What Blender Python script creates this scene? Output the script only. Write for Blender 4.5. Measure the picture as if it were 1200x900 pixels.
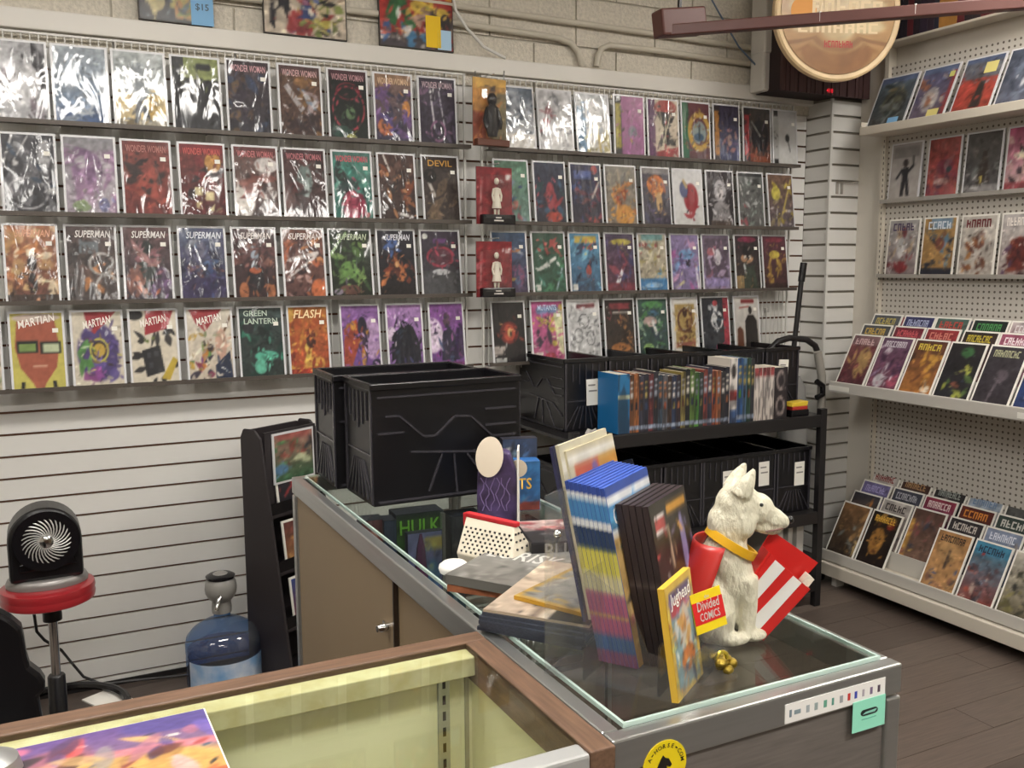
import bpy, bmesh, math, random
import numpy as np
from mathutils import Vector, Matrix

for _o in list(bpy.data.objects):
    bpy.data.objects.remove(_o)
S = bpy.context.scene
COL = S.collection

# ------------------------------------------------------------------ camera, world, light, exposure
F_PX, YAW, PITCH, ROLL, CAM_H = 1090.0, 0.46498, 0.123865, -0.0046525, 1.506
_fw = Vector((math.sin(YAW) * math.cos(PITCH), math.cos(YAW) * math.cos(PITCH), -math.sin(PITCH)))
_rt0 = Vector((math.cos(YAW), -math.sin(YAW), 0))
_up0 = _rt0.cross(_fw)
_rt = math.cos(ROLL) * _rt0 + math.sin(ROLL) * _up0
_up = -math.sin(ROLL) * _rt0 + math.cos(ROLL) * _up0
cam_data = bpy.data.cameras.new('camera')
cam_data.sensor_width = 36.0
cam_data.lens = F_PX * 36.0 / 1200.0
cam_data.clip_start = 0.02
cam = bpy.data.objects.new('camera', cam_data)
COL.objects.link(cam)
cam.matrix_world = Matrix(((_rt.x, _up.x, -_fw.x, 0), (_rt.y, _up.y, -_fw.y, 0), (_rt.z, _up.z, -_fw.z, CAM_H), (0, 0, 0, 1)))
S.camera = cam

world = bpy.data.worlds.new('world')
S.world = world
world.use_nodes = True
world.node_tree.nodes['Background'].inputs[0].default_value = (0.9, 0.93, 1.0, 1)
world.node_tree.nodes['Background'].inputs[1].default_value = 0.05
S.view_settings.view_transform = 'Standard'
S.view_settings.look = 'None'
S.view_settings.gamma = 1.0
S.view_settings.use_curve_mapping = False
S.view_settings.exposure = 1.55
CEIL = 3.0
# ceiling fluorescent troffers: (x, y, length along x, width, emission strength)
TROFFERS = [(0.28, 1.72, 1.2, 0.3, 14.0), (2.95, 1.72, 0.9, 0.3, 14.0), (-0.6, -0.6, 1.2, 0.3, 13.0), (1.7, -0.4, 1.2, 0.3, 17.0), (0.4, -2.6, 1.2, 0.3, 8.0), (-2.0, 1.2, 1.2, 0.3, 8.0)]

def hit(x, y, axis, val):
    """world point where the sight line of photo pixel (x, y) meets the plane axis = val"""
    d = _fw + _rt * ((x - 600) / F_PX) - _up * ((y - 450) / F_PX)
    o = Vector((0, 0, CAM_H))
    t = (val - o[axis]) / d[axis]
    return o + d * t

# ------------------------------------------------------------------ materials
def srgb(h):
    h = h.lstrip('#')
    return tuple(((v / 12.92) if v <= 0.04045 else ((v + 0.055) / 1.055) ** 2.4) for v in (int(h[i:i + 2], 16) / 255 for i in (0, 2, 4)))

_M = {}
def mat(name, col, rough=0.5, metal=0.0, coat=0.0, var=0.0, scale=8.0, bump=0.0, bscale=60.0, stretch=None, spec=0.5, col2=None):
    if name in _M:
        return _M[name]
    m = bpy.data.materials.new(name)
    m.use_nodes = True
    nt = m.node_tree
    b = nt.nodes['Principled BSDF']
    c = srgb(col) if isinstance(col, str) else col
    b.inputs['Base Color'].default_value = (*c, 1)
    b.inputs['Roughness'].default_value = rough
    b.inputs['Metallic'].default_value = metal
    b.inputs['Coat Weight'].default_value = coat
    b.inputs['Coat Roughness'].default_value = 0.08
    b.inputs['Specular IOR Level'].default_value = spec
    tc = nt.nodes.new('ShaderNodeTexCoord')
    src = tc.outputs['Object']
    if stretch:
        mp = nt.nodes.new('ShaderNodeMapping')
        mp.inputs['Scale'].default_value = stretch
        nt.links.new(src, mp.inputs['Vector'])
        src = mp.outputs['Vector']
    if var > 0:
        n = nt.nodes.new('ShaderNodeTexNoise')
        n.inputs['Scale'].default_value = scale
        n.inputs['Detail'].default_value = 5
        nt.links.new(src, n.inputs['Vector'])
        r = nt.nodes.new('ShaderNodeValToRGB')
        c2 = srgb(col2) if col2 else tuple(v * (1 - var) for v in c)
        c3 = c if col2 else tuple(min(1, v * (1 + var)) for v in c)
        r.color_ramp.elements[0].position = 0.3
        r.color_ramp.elements[1].position = 0.7
        r.color_ramp.elements[0].color = (*c2, 1)
        r.color_ramp.elements[1].color = (*c3, 1)
        nt.links.new(n.outputs['Fac'], r.inputs['Fac'])
        nt.links.new(r.outputs['Color'], b.inputs['Base Color'])
    if bump > 0:
        n2 = nt.nodes.new('ShaderNodeTexNoise')
        n2.inputs['Scale'].default_value = bscale
        n2.inputs['Detail'].default_value = 4
        nt.links.new(src, n2.inputs['Vector'])
        bp = nt.nodes.new('ShaderNodeBump')
        bp.inputs['Strength'].default_value = bump
        bp.inputs['Distance'].default_value = 0.01
        nt.links.new(n2.outputs['Fac'], bp.inputs['Height'])
        nt.links.new(bp.outputs['Normal'], b.inputs['Normal'])
    _M[name] = m
    return m

def print_mat(name, coat, crough, wrinkle, wscale, rough=0.5):
    """printed paper: colours come from the mesh's own print; optional clear plastic sleeve with wrinkles"""
    m = bpy.data.materials.new(name)
    m.use_nodes = True
    nt = m.node_tree
    b = nt.nodes['Principled BSDF']
    a = nt.nodes.new('ShaderNodeVertexColor')
    a.layer_name = 'Col'
    nt.links.new(a.outputs['Color'], b.inputs['Base Color'])
    b.inputs['Roughness'].default_value = rough
    b.inputs['Specular IOR Level'].default_value = 0.3
    b.inputs['Coat Weight'].default_value = coat
    b.inputs['Coat Roughness'].default_value = crough
    if wrinkle > 0:
        tc = nt.nodes.new('ShaderNodeTexCoord')
        oi = nt.nodes.new('ShaderNodeObjectInfo')
        ad = nt.nodes.new('ShaderNodeVectorMath')
        ad.operation = 'ADD'
        mu = nt.nodes.new('ShaderNodeMath')
        mu.operation = 'MULTIPLY'
        mu.inputs[1].default_value = 37.0
        nt.links.new(oi.outputs['Random'], mu.inputs[0])
        mp = nt.nodes.new('ShaderNodeMapping')
        mp.inputs['Scale'].default_value = (2.2, 1.0, 0.8)
        mp.inputs['Rotation'].default_value = (0, 0.35, 0)
        nt.links.new(tc.outputs['Object'], mp.inputs['Vector'])
        nt.links.new(mp.outputs['Vector'], ad.inputs[0])
        nt.links.new(mu.outputs[0], ad.inputs[1])
        n = nt.nodes.new('ShaderNodeTexNoise')
        n.inputs['Scale'].default_value = wscale
        n.inputs['Detail'].default_value = 2.5
        n.inputs['Distortion'].default_value = 0.6
        nt.links.new(ad.outputs[0], n.inputs['Vector'])
        bp = nt.nodes.new('ShaderNodeBump')
        bp.inputs['Strength'].default_value = wrinkle
        bp.inputs['Distance'].default_value = 0.02
        nt.links.new(n.outputs['Fac'], bp.inputs['Height'])
        nt.links.new(bp.outputs['Normal'], b.inputs['Coat Normal'])
    _M[name] = m
    return m

def glass_mat(name, tint, base=0.04, rough=0.0, haze=0.0):
    """thin clear sheet: transparent plus a fresnel-weighted reflection (plus a little milky haze)"""
    m = bpy.data.materials.new(name)
    m.use_nodes = True
    nt = m.node_tree
    nt.nodes.remove(nt.nodes['Principled BSDF'])
    out = nt.nodes['Material Output']
    t = nt.nodes.new('ShaderNodeBsdfTransparent')
    t.inputs[0].default_value = (*srgb(tint), 1)
    g = nt.nodes.new('ShaderNodeBsdfGlossy')
    g.inputs['Roughness'].default_value = rough
    lw = nt.nodes.new('ShaderNodeLayerWeight')
    lw.inputs['Blend'].default_value = 0.5
    pw = nt.nodes.new('ShaderNodeMath')
    pw.operation = 'POWER'
    pw.inputs[1].default_value = 5.0
    nt.links.new(lw.outputs['Facing'], pw.inputs[0])
    fr = nt.nodes.new('ShaderNodeMath')
    fr.operation = 'MULTIPLY_ADD'
    fr.inputs[1].default_value = 0.7
    fr.inputs[2].default_value = base
    nt.links.new(pw.outputs[0], fr.inputs[0])
    mx = nt.nodes.new('ShaderNodeMixShader')
    nt.links.new(fr.outputs[0], mx.inputs[0])
    last = t
    if haze > 0:
        d = nt.nodes.new('ShaderNodeBsdfDiffuse')
        d.inputs[0].default_value = (0.8, 0.8, 0.8, 1)
        mh = nt.nodes.new('ShaderNodeMixShader')
        mh.inputs[0].default_value = haze
        nt.links.new(t.outputs[0], mh.inputs[1])
        nt.links.new(d.outputs[0], mh.inputs[2])
        last = mh
    nt.links.new(last.outputs[0], mx.inputs[1])
    nt.links.new(g.outputs[0], mx.inputs[2])
    nt.links.new(mx.outputs[0], out.inputs['Surface'])
    _M[name] = m
    return m

def emit_mat(name, col, strength):
    m = bpy.data.materials.new(name)
    m.use_nodes = True
    nt = m.node_tree
    b = nt.nodes['Principled BSDF']
    c = srgb(col)
    b.inputs['Base Color'].default_value = (*c, 1)
    b.inputs['Emission Color'].default_value = (*c, 1)
    b.inputs['Emission Strength'].default_value = strength
    _M[name] = m
    return m

def pegboard_mat():
    m = mat('pegboard', 'cbc6bd', 0.55)
    nt = m.node_tree
    b = nt.nodes['Principled BSDF']
    tc = nt.nodes.new('ShaderNodeTexCoord')
    sx = nt.nodes.new('ShaderNodeSeparateXYZ')
    cx = nt.nodes.new('ShaderNodeCombineXYZ')
    nt.links.new(tc.outputs['Object'], sx.inputs[0])
    nt.links.new(sx.outputs['Y'], cx.inputs['X'])
    nt.links.new(sx.outputs['Z'], cx.inputs['Y'])
    v = nt.nodes.new('ShaderNodeTexVoronoi')
    v.voronoi_dimensions = '2D'
    v.inputs['Scale'].default_value = 1 / 0.0254
    v.inputs['Randomness'].default_value = 0.0
    nt.links.new(cx.outputs[0], v.inputs['Vector'])
    lt = nt.nodes.new('ShaderNodeMath')
    lt.operation = 'LESS_THAN'
    lt.inputs[1].default_value = 0.2
    nt.links.new(v.outputs['Distance'], lt.inputs[0])
    mx = nt.nodes.new('ShaderNodeMixRGB')
    mx.inputs[1].default_value = (*srgb('cbc6bd'), 1)
    mx.inputs[2].default_value = (*srgb('6a6258'), 1)
    nt.links.new(lt.outputs[0], mx.inputs[0])
    nt.links.new(mx.outputs[0], b.inputs['Base Color'])
    return m

PR_BAG = print_mat('print_in_sleeve', 0.85, 0.09, 0.4, 7.0)
PR_FLAT = print_mat('print_loose', 0.25, 0.2, 0.0, 1.0)
SLEEVE = mat('clear_sleeve_edge', 'd2d2d4', 0.35, coat=0.6)
PAPER = mat('white_paper', 'e9e6dd', 0.7)
PAGES = mat('page_edges', 'e2dccb', 0.8, var=0.08, scale=400)
WHITE = mat('white_paint', 'd4d0c8', 0.45, var=0.03, scale=3)
SLAT = mat('slatwall_board', 'd9d7d2', 0.42, var=0.03, scale=2.5, bump=0.03, bscale=25)
GROOVE = mat('groove_brown', '6b4a38', 0.8)
BLOCK = mat('concrete_block', 'cdc6b8', 0.9, var=0.14, scale=70, bump=0.5, bscale=140)
MORTAR = mat('mortar', 'b4aea0', 0.95)
BEIGE = mat('beige_wall', 'cfc9be', 0.7, var=0.03, scale=4)
PLANK = mat('floor_plank', '645850', 0.34, var=0.2, scale=6, stretch=(1.2, 22, 1), bump=0.05, bscale=40)
PLANK2 = mat('floor_plank_dark', '564b44', 0.36, var=0.22, scale=6, stretch=(1.2, 22, 1), bump=0.05, bscale=40)
CEILM = mat('ceiling_white', 'd8d5cd', 0.9)
WALLM = mat('shop_wall', 'c9c2b4', 0.8)
LEDGE = mat('ledge_dark_metal', '57504a', 0.4, metal=0.2)
METAL_L = mat('rack_metal', 'a8a39b', 0.4, metal=0.3)
WIRE = mat('white_wire', 'd4d2cc', 0.4)
BLACKP = mat('black_plastic', '100f12', 0.32, var=0.15, scale=12)
BLACKM = mat('black_metal', '1b191a', 0.42)
BLACKG = mat('black_gloss', '121114', 0.22)
ALU = mat('aluminium', 'b9bab8', 0.3, metal=0.85, var=0.05, scale=5, stretch=(1, 1, 20))
CHROME = mat('chrome', 'd8d8d8', 0.12, metal=1.0)
GLASS = glass_mat('showcase_glass', 'f8fbf9', .035)
ACRYL = glass_mat('acrylic', 'fafafa', .03, haze=0.02)
TAN = mat('tan_panel', '927f64', 0.5, var=0.03, scale=3)
CREAM = mat('cream_paint', 'f2ecc2', 0.5, var=0.04, scale=5)
WOODE = mat('walnut_edge', '6e5442', 0.45, var=0.25, scale=5, stretch=(3, 40, 40), bump=0.05)
WOODY = mat('walnut_edge_y', '6e5442', 0.45, var=0.25, scale=5, stretch=(40, 3, 40), bump=0.05)
RED = mat('red_vinyl', '98242a', 0.3, coat=0.3)
PEG = pegboard_mat()

# ------------------------------------------------------------------ mesh helpers
class MB:
    def __init__(s):
        s.v, s.f = [], []
    def add(s, vs, fs, M=None):
        o = len(s.v)
        s.v += [tuple(M @ Vector(p)) if M else tuple(p) for p in vs]
        s.f += [tuple(i + o for i in f) for f in fs]
        return s
    def box(s, x0, x1, y0, y1, z0, z1, M=None):
        vs = [(x0, y0, z0), (x1, y0, z0), (x1, y1, z0), (x0, y1, z0), (x0, y0, z1), (x1, y0, z1), (x1, y1, z1), (x0, y1, z1)]
        return s.add(vs, [(0, 3, 2, 1), (4, 5, 6, 7), (0, 1, 5, 4), (1, 2, 6, 5), (2, 3, 7, 6), (3, 0, 4, 7)], M)
    def bar(s, a, b, w, h=None, up=(0, 0, 1)):
        a, b = Vector(a), Vector(b)
        h = h or w
        d = (b - a).normalized()
        u = Vector(up)
        if abs(d.dot(u)) > 0.98:
            u = Vector((0, 1, 0))
        r = d.cross(u).normalized()
        u = r.cross(d)
        vs = [p + r * sx * w / 2 + u * sy * h / 2 for p in (a, b) for sx, sy in ((-1, -1), (1, -1), (1, 1), (-1, 1))]
        return s.add(vs, [(3, 2, 1, 0), (4, 5, 6, 7), (0, 1, 5, 4), (1, 2, 6, 5), (2, 3, 7, 6), (3, 0, 4, 7)])
    def tube(s, pts, r, n=8, cap=True):
        P = [Vector(p) for p in pts]
        rs = r if isinstance(r, (list, tuple)) else [r] * len(P)
        ref = None
        rings = []
        for i, p in enumerate(P):
            d = (P[min(i + 1, len(P) - 1)] - P[max(i - 1, 0)]).normalized()
            if ref is None:
                ref = d.orthogonal().normalized()
            ref = (ref - d * ref.dot(d)).normalized()
            q = d.cross(ref)
            rings.append([p + (ref * math.cos(2 * math.pi * k / n) + q * math.sin(2 * math.pi * k / n)) * rs[i] for k in range(n)])
        vs = [v for g in rings for v in g]
        fs = [(i * n + k, i * n + (k + 1) % n, (i + 1) * n + (k + 1) % n, (i + 1) * n + k) for i in range(len(P) - 1) for k in range(n)]
        if cap:
            fs += [tuple(range(n - 1, -1, -1)), tuple((len(P) - 1) * n + k for k in range(n))]
        return s.add(vs, fs)
    def lathe(s, prof, n=32, M=None, sx=1.0, sy=1.0):
        vs = [(r * math.cos(2 * math.pi * k / n) * sx, r * math.sin(2 * math.pi * k / n) * sy, z) for r, z in prof for k in range(n)]
        fs = [(i * n + k, i * n + (k + 1) % n, (i + 1) * n + (k + 1) % n, (i + 1) * n + k) for i in range(len(prof) - 1) for k in range(n)]
        fs += [tuple(range(n - 1, -1, -1)), tuple((len(prof) - 1) * n + k for k in range(n))]
        return s.add(vs, fs, M)
    def prism(s, poly, y0, y1, M=None):
        """polygon in the x-z plane, extruded along y"""
        n = len(poly)
        vs = [(x, y0, z) for x, z in poly] + [(x, y1, z) for x, z in poly]
        fs = [tuple(range(n)), tuple(range(2 * n - 1, n - 1, -1))] + [(i, i + n, (i + 1) % n + n, (i + 1) % n) for i in range(n)]
        return s.add(vs, fs, M)
    def ell(s, c, r, M=None, n=16, k=10):
        vs, fs = [], []
        for i in range(k + 1):
            t = math.pi * i / k
            for j in range(n):
                a = 2 * math.pi * j / n
                vs.append((c[0] + r[0] * math.sin(t) * math.cos(a), c[1] + r[1] * math.sin(t) * math.sin(a), c[2] + r[2] * math.cos(t)))
        for i in range(k):
            for j in range(n):
                fs.append((i * n + j, (i + 1) * n + j, (i + 1) * n + (j + 1) % n, i * n + (j + 1) % n))
        return s.add(vs, fs, M)
    def mesh(s, name, m, smooth=False):
        me = bpy.data.meshes.new(name)
        me.from_pydata(s.v, [], s.f)
        me.materials.append(m)
        bm = bmesh.new()
        bm.from_mesh(me)
        if smooth:
            bmesh.ops.remove_doubles(bm, verts=bm.verts, dist=1e-6)
        bmesh.ops.recalc_face_normals(bm, faces=bm.faces)
        bm.to_mesh(me)
        bm.free()
        if smooth:
            me.polygons.foreach_set('use_smooth', [True] * len(me.polygons))
            me.set_sharp_from_angle(angle=math.radians(40))
        return me
    def build(s, name, m, parent=None, smooth=False, bevel=0.0):
        o = bpy.data.objects.new(name, s.mesh(name, m, smooth))
        COL.objects.link(o)
        if parent:
            o.parent = parent
        if bevel:
            b = o.modifiers.new('bevel', 'BEVEL')
            b.width = bevel
            b.segments = 2
            b.limit_method = 'ANGLE'
            b.angle_limit = math.radians(40)
        return o

def link(name, me, parent=None, loc=(0, 0, 0), rot=(0, 0, 0)):
    o = bpy.data.objects.new(name, me)
    COL.objects.link(o)
    o.parent = parent
    o.location = loc
    o.rotation_euler = rot
    return o

def tag(o, label, cat, group=None):
    o['label'] = label
    o['category'] = cat
    if group:
        o['group'] = group
    return o

def struct(o, label=None):
    o['kind'] = 'structure'
    if label:
        o['label'] = label
    return o

def thing(name, label, cat, loc=(0, 0, 0), rz=0.0, group=None):
    o = bpy.data.objects.new(name, None)
    o.empty_display_size = 0.05
    COL.objects.link(o)
    o.location = loc
    o.rotation_euler = (0, 0, rz)
    return tag(o, label, cat, group)

_T = {}
def text_mesh(txt, w=None, h=None, m=None, shear=0.0):
    """flat lettering in the local x-z plane facing -y, centred on the origin"""
    key = (txt, w, h, m.name, shear)
    if key in _T:
        return _T[key]
    cu = bpy.data.curves.new('lettering', 'FONT')
    cu.body = txt
    cu.size = 1.0
    cu.shear = shear
    cu.resolution_u = 2
    cu.offset = 0.012
    ob = bpy.data.objects.new('lettering', cu)
    me = bpy.data.meshes.new_from_object(ob)
    bpy.data.objects.remove(ob)
    co = np.zeros(len(me.vertices) * 3)
    me.vertices.foreach_get('co', co)
    co = co.reshape(-1, 3)
    mn, mx = co.min(0), co.max(0)
    c = (mn + mx) / 2
    sx = (w / (mx[0] - mn[0])) if w else None
    sz = (h / (mx[1] - mn[1])) if h else sx
    sx = sx or sz
    out = np.zeros_like(co)
    out[:, 0] = (co[:, 0] - c[0]) * sx
    out[:, 2] = (co[:, 1] - c[1]) * sz
    me.vertices.foreach_set('co', out.ravel())
    me.materials.clear()
    me.materials.append(m)
    _T[key] = me
    return me

# ------------------------------------------------------------------ printed art (flat print: colours on a fine grid)
def _rgb(h):
    return np.array([int(h[i:i + 2], 16) / 255 for i in (0, 2, 4)])

def _vnoise(rs, nx, ny, sc):
    gx, gy = max(2, int(sc)), max(2, int(sc * 1.5))
    g = rs.rand(gy + 1, gx + 1)
    x = np.linspace(0, gx - 1e-6, nx)
    y = np.linspace(0, gy - 1e-6, ny)
    xi, yi = x.astype(int), y.astype(int)
    fx, fy = x - xi, y - yi
    fx, fy = fx * fx * (3 - 2 * fx), fy * fy * (3 - 2 * fy)
    a = g[np.ix_(yi, xi)]; b = g[np.ix_(yi, xi + 1)]; c = g[np.ix_(yi + 1, xi)]; d = g[np.ix_(yi + 1, xi + 1)]
    fx, fy = fx[None, :], fy[:, None]
    return (a * (1 - fx) + b * fx) * (1 - fy) + (c * (1 - fx) + d * fx) * fy

SATUR = 0.8
def paint(spec, nx, ny, seed):
    rs = np.random.RandomState(seed)
    fine = nx > 8
    SS = 3
    nx, ny = nx * SS + 1, ny * SS + 1
    U, V = np.meshgrid(np.linspace(0, 1, nx), np.linspace(0, 1, ny))
    im = np.ones((ny, nx, 3)) * 0.5
    def mixin(mask, c):
        nonlocal im
        im = im * (1 - mask[..., None]) + _rgb(c) * mask[..., None]
    det = 0.22
    for tok in spec.split(';'):
        t = tok.split()
        if not t:
            continue
        k, a = t[0], t[1:]
        if k == 'g':
            im = _rgb(a[0]) * (1 - V[..., None]) + _rgb(a[1]) * V[..., None]
        elif k == 'h':
            im = _rgb(a[0]) * (1 - U[..., None]) + _rgb(a[1]) * U[..., None]
        elif k == 'n':
            n = _vnoise(rs, nx, ny, float(a[2]))
            mixin(np.clip((n - 0.45) * 6, 0, 1) * float(a[1]), a[0])
        elif k == 'e':
            x, y, rx, ry = map(float, a[:4])
            d = ((U - x) / rx) ** 2 + ((V - y) / ry) ** 2
            mixin(np.clip((1 - d) * 4, 0, 1), a[4])
        elif k == 'o':
            x, y, rx, ry, w = map(float, a[:5])
            d = np.sqrt(((U - x) / rx) ** 2 + ((V - y) / ry) ** 2)
            mixin(np.clip((w - np.abs(d - 1)) / w * 3, 0, 1), a[5])
        elif k == 'r':
            x0, y0, x1, y1 = map(float, a[:4])
            mixin(((U >= x0) & (U <= x1) & (V >= y0) & (V <= y1)).astype(float), a[4])
        elif k == 'p':
            q = list(map(float, a[1:]))
            P = list(zip(q[::2], q[1::2]))
            ins = np.zeros_like(U, bool)
            for (xa, ya), (xb, yb) in zip(P, P[1:] + P[:1]):
                cr = ((ya > V) != (yb > V)) & (U < (xb - xa) * (V - ya) / ((yb - ya) or 1e-9) + xa)
                ins ^= cr
            mixin(ins.astype(float), a[0])
        elif k == 'l':
            x0, y0, x1, y1, w = map(float, a[:5])
            dx, dy = x1 - x0, y1 - y0
            tt = np.clip(((U - x0) * dx + (V - y0) * dy) / (dx * dx + dy * dy + 1e-9), 0, 1)
            d = np.hypot(U - x0 - tt * dx, V - y0 - tt * dy)
            mixin(np.clip((w - d) / w * 2, 0, 1), a[5])
        elif k == 's':
            cnt, size = int(a[0]), float(a[1])
            cs = a[2].split(',')
            x0, y0, x1, y1 = (list(map(float, a[3:7])) if len(a) > 6 else (0, .15, 1, 1))
            for _ in range(cnt):
                x, y = x0 + rs.rand() * (x1 - x0), y0 + rs.rand() * (y1 - y0)
                an = rs.rand() * math.pi
                rx, ry = size * (0.3 + rs.rand() * 0.5), size * (0.6 + rs.rand() * 1.4)
                du, dv = U - x, (V - y) * 1.4
                a1 = du * math.cos(an) + dv * math.sin(an)
                a2 = -du * math.sin(an) + dv * math.cos(an)
                mixin(np.clip((1 - (np.abs(a1 / rx) ** 1.3 + np.abs(a2 / ry) ** 1.3)) * 3, 0, 1) * 0.9, cs[rs.randint(len(cs))])
        elif k == 'd':
            det = float(a[0])
    if fine and det >= 0.1:
        src = im.copy()
        ar = ny / nx
        for _ in range(90):
            x, y = rs.rand(), 0.1 + rs.rand() * 0.9
            xs_, ys_ = min(.999, max(0, x + rs.randn() * .16)), min(.999, max(0, y + rs.randn() * .12))
            c = np.clip(src[int(ys_ * ny), int(xs_ * nx)] * (0.6 + rs.rand() * 0.85), 0, 1)
            an = rs.rand() * math.pi
            rx, ry = 0.012 + rs.rand() * 0.03, 0.03 + rs.rand() * 0.09
            i0, i1 = max(0, int((x - .13) * nx)), int((x + .13) * nx) + 1
            j0, j1 = max(0, int((y - .1) * ny)), int((y + .1) * ny) + 1
            du, dv = U[j0:j1, i0:i1] - x, (V[j0:j1, i0:i1] - y) * ar
            m_ = np.clip((1 - (np.abs((du * math.cos(an) + dv * math.sin(an)) / rx) ** 1.5 + np.abs((-du * math.sin(an) + dv * math.cos(an)) / ry) ** 1.5)) * 2.5, 0, 1)[..., None] * 0.75
            im[j0:j1, i0:i1] = im[j0:j1, i0:i1] * (1 - m_) + c * m_
    n = _vnoise(rs, nx, ny, nx / 9) * 0.6 + _vnoise(rs, nx, ny, nx / 4.5) * 0.4
    im = im * (1 + det * 2 * (n[..., None] - 0.5))
    pd = np.pad(im, ((1, 1), (1, 1), (0, 0)), 'edge')
    im = sum(pd[a:a + ny, b:b + nx] for a in range(3) for b in range(3)) / 9
    im = im[::SS, ::SS]
    lum = im.mean(-1, keepdims=True)
    im = np.clip(lum + (im - lum) * SATUR, 0, 1) * 0.94
    return np.where(im <= 0.04045, im / 12.92, ((im + 0.055) / 1.055) ** 2.4)

_seed = [100]
def art_mesh(spec, w, h, nx, ny, m, name='cover'):
    """printed sheet in the local x-z plane, facing -y, bottom centre at the origin"""
    _seed[0] += 1
    im = paint(spec, nx, ny, _seed[0])
    me = bpy.data.meshes.new(name)
    xs = np.linspace(-w / 2, w / 2, nx + 1)
    zs = np.linspace(h, 0, ny + 1)
    X, Z = np.meshgrid(xs, zs)
    co = np.stack([X, np.zeros_like(X), Z], -1).reshape(-1, 3)
    I = np.arange((nx + 1) * (ny + 1)).reshape(ny + 1, nx + 1)
    q = np.stack([I[1:, :-1], I[1:, 1:], I[:-1, 1:], I[:-1, :-1]], -1).reshape(-1, 4)
    me.from_pydata(co.tolist(), [], q.tolist())
    at = me.color_attributes.new('Col', 'FLOAT_COLOR', 'POINT')
    rgba = np.ones((len(co), 4), np.float32)
    rgba[:, :3] = im.reshape(-1, 3)
    at.data.foreach_set('color', rgba.ravel())
    me.materials.append(m)
    return me

def marks_mesh(w, h, m):
    """unreadable lettering: a row of letter-like strokes in the x-z plane, centred"""
    r = random.Random(_seed[0])
    mb = MB()
    n = r.randint(5, 8)
    cw = w / n
    for i in range(n):
        x = -w / 2 + i * cw
        k = cw * .26
        mb.box(x, x + k, -.0002, 0, -h / 2, h / 2)
        q = r.randint(0, 4)
        if q in (0, 1, 3):
            mb.box(x + k, x + cw * .8, -.0002, 0, h * .3, h / 2)
        if q in (1, 2):
            mb.box(x + k, x + cw * .8, -.0002, 0, -h / 2, -h * .3)
        if q in (0, 3, 4):
            mb.box(x + cw * .55, x + cw * .8, -.0002, 0, -h / 2, h * .3)
        if q in (2, 4, 0):
            mb.box(x + k, x + cw * .7, -.0002, 0, -h * .1, h * .1)
    return mb.mesh('lettering', m)

_BM = {}
def comic(label, loc, rz, tilt, spec, w=0.17, h=0.262, title=None, tcol='e8e2d8', tw=0.8, th=None, tz=0.91, tx=0.0, res=(24, 36), bag=True, sticker=True,
          group=None, name='comic_book', thick=0.005, cat='comic', margin=0.0075, roll=0.0, shear=0.0, body=None, trot=0.0):
    bm_ = body or (SLEEVE if bag else PAPER)
    key = (round(w, 4), round(h, 4), thick, bm_.name)
    if key not in _BM:
        _BM[key] = MB().box(-w / 2, w / 2, 0, thick, 0, h).mesh('backing', bm_)
    root = link(name, _BM[key], None, loc, (-tilt, roll, rz))
    tag(root, label, cat, group)
    cw, ch = w - 2 * margin, h - 2 * margin
    link('cover', art_mesh(spec, cw, ch, res[0], res[1], PR_BAG if bag else PR_FLAT), root, (0, -0.0008, margin))
    if title:
        m = mat('ink_' + tcol, tcol, 0.5)
        link('title', marks_mesh(cw * tw, th, m) if title == '#' else text_mesh(title, cw * tw, th, m, shear), root, (tx * cw, -0.0016, margin + ch * tz), (0, trot, 0))
    if sticker:
        k2 = 'sticker'
        if k2 not in _BM:
            _BM[k2] = MB().box(-0.009, 0.009, -0.0004, 0, 0, 0.014).mesh('price_sticker', PAPER)
        link('price_sticker', _BM[k2], root, (cw * 0.36, -0.0015, margin + ch * 0.74))
    return root

ORD = ['first', 'second', 'third', 'fourth', 'fifth', 'sixth', 'seventh', 'eighth', 'ninth', 'tenth', 'eleventh', 'twelfth', 'thirteenth', 'fourteenth', 'fifteenth', 'sixteenth', 'seventeenth', 'eighteenth', 'nineteenth', 'twentieth']
ORD += ['twenty-' + q for q in ORD[:9]]
rnd = random.Random(7)

# ================================================================== STRUCTURE
YW = 3.55            # face of the back slatwall
XR = 3.60            # face of the right wall
XL, YF = -3.2, -4.0  # far-left wall and the wall behind the camera
fl = struct(MB().box(XL, XR + 0.3, YF, YW + 0.1, -0.06, -0.006).build('floor', mat('subfloor', '2c2724', 0.8)))
PW, PL = 0.152, 1.22
plank_me = {}
def plank(x0, x1, y0, m, i):
    L = round(x1 - x0, 3)
    if (L, m.name) not in plank_me:
        plank_me[(L, m.name)] = MB().box(0, L - 0.002, 0, PW - 0.002, -0.006, 0).mesh('plank', m)
    link('plank', plank_me[(L, m.name)], fl, (x0, y0, 0))
row = 0
y = -0.4
while y < YW - 0.01:
    off = (row * 0.41) % PL
    x = -0.9 - off
    while x < XR:
        if x + PL > -0.9 and not (x + PL < 0.3 and y < 2.2):
            plank(x, x + PL if x + PL < XR else XR, y, (PLANK, PLANK2)[rnd.random() < 0.4], row)
        x += PL
    y += PW
    row += 1

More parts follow.
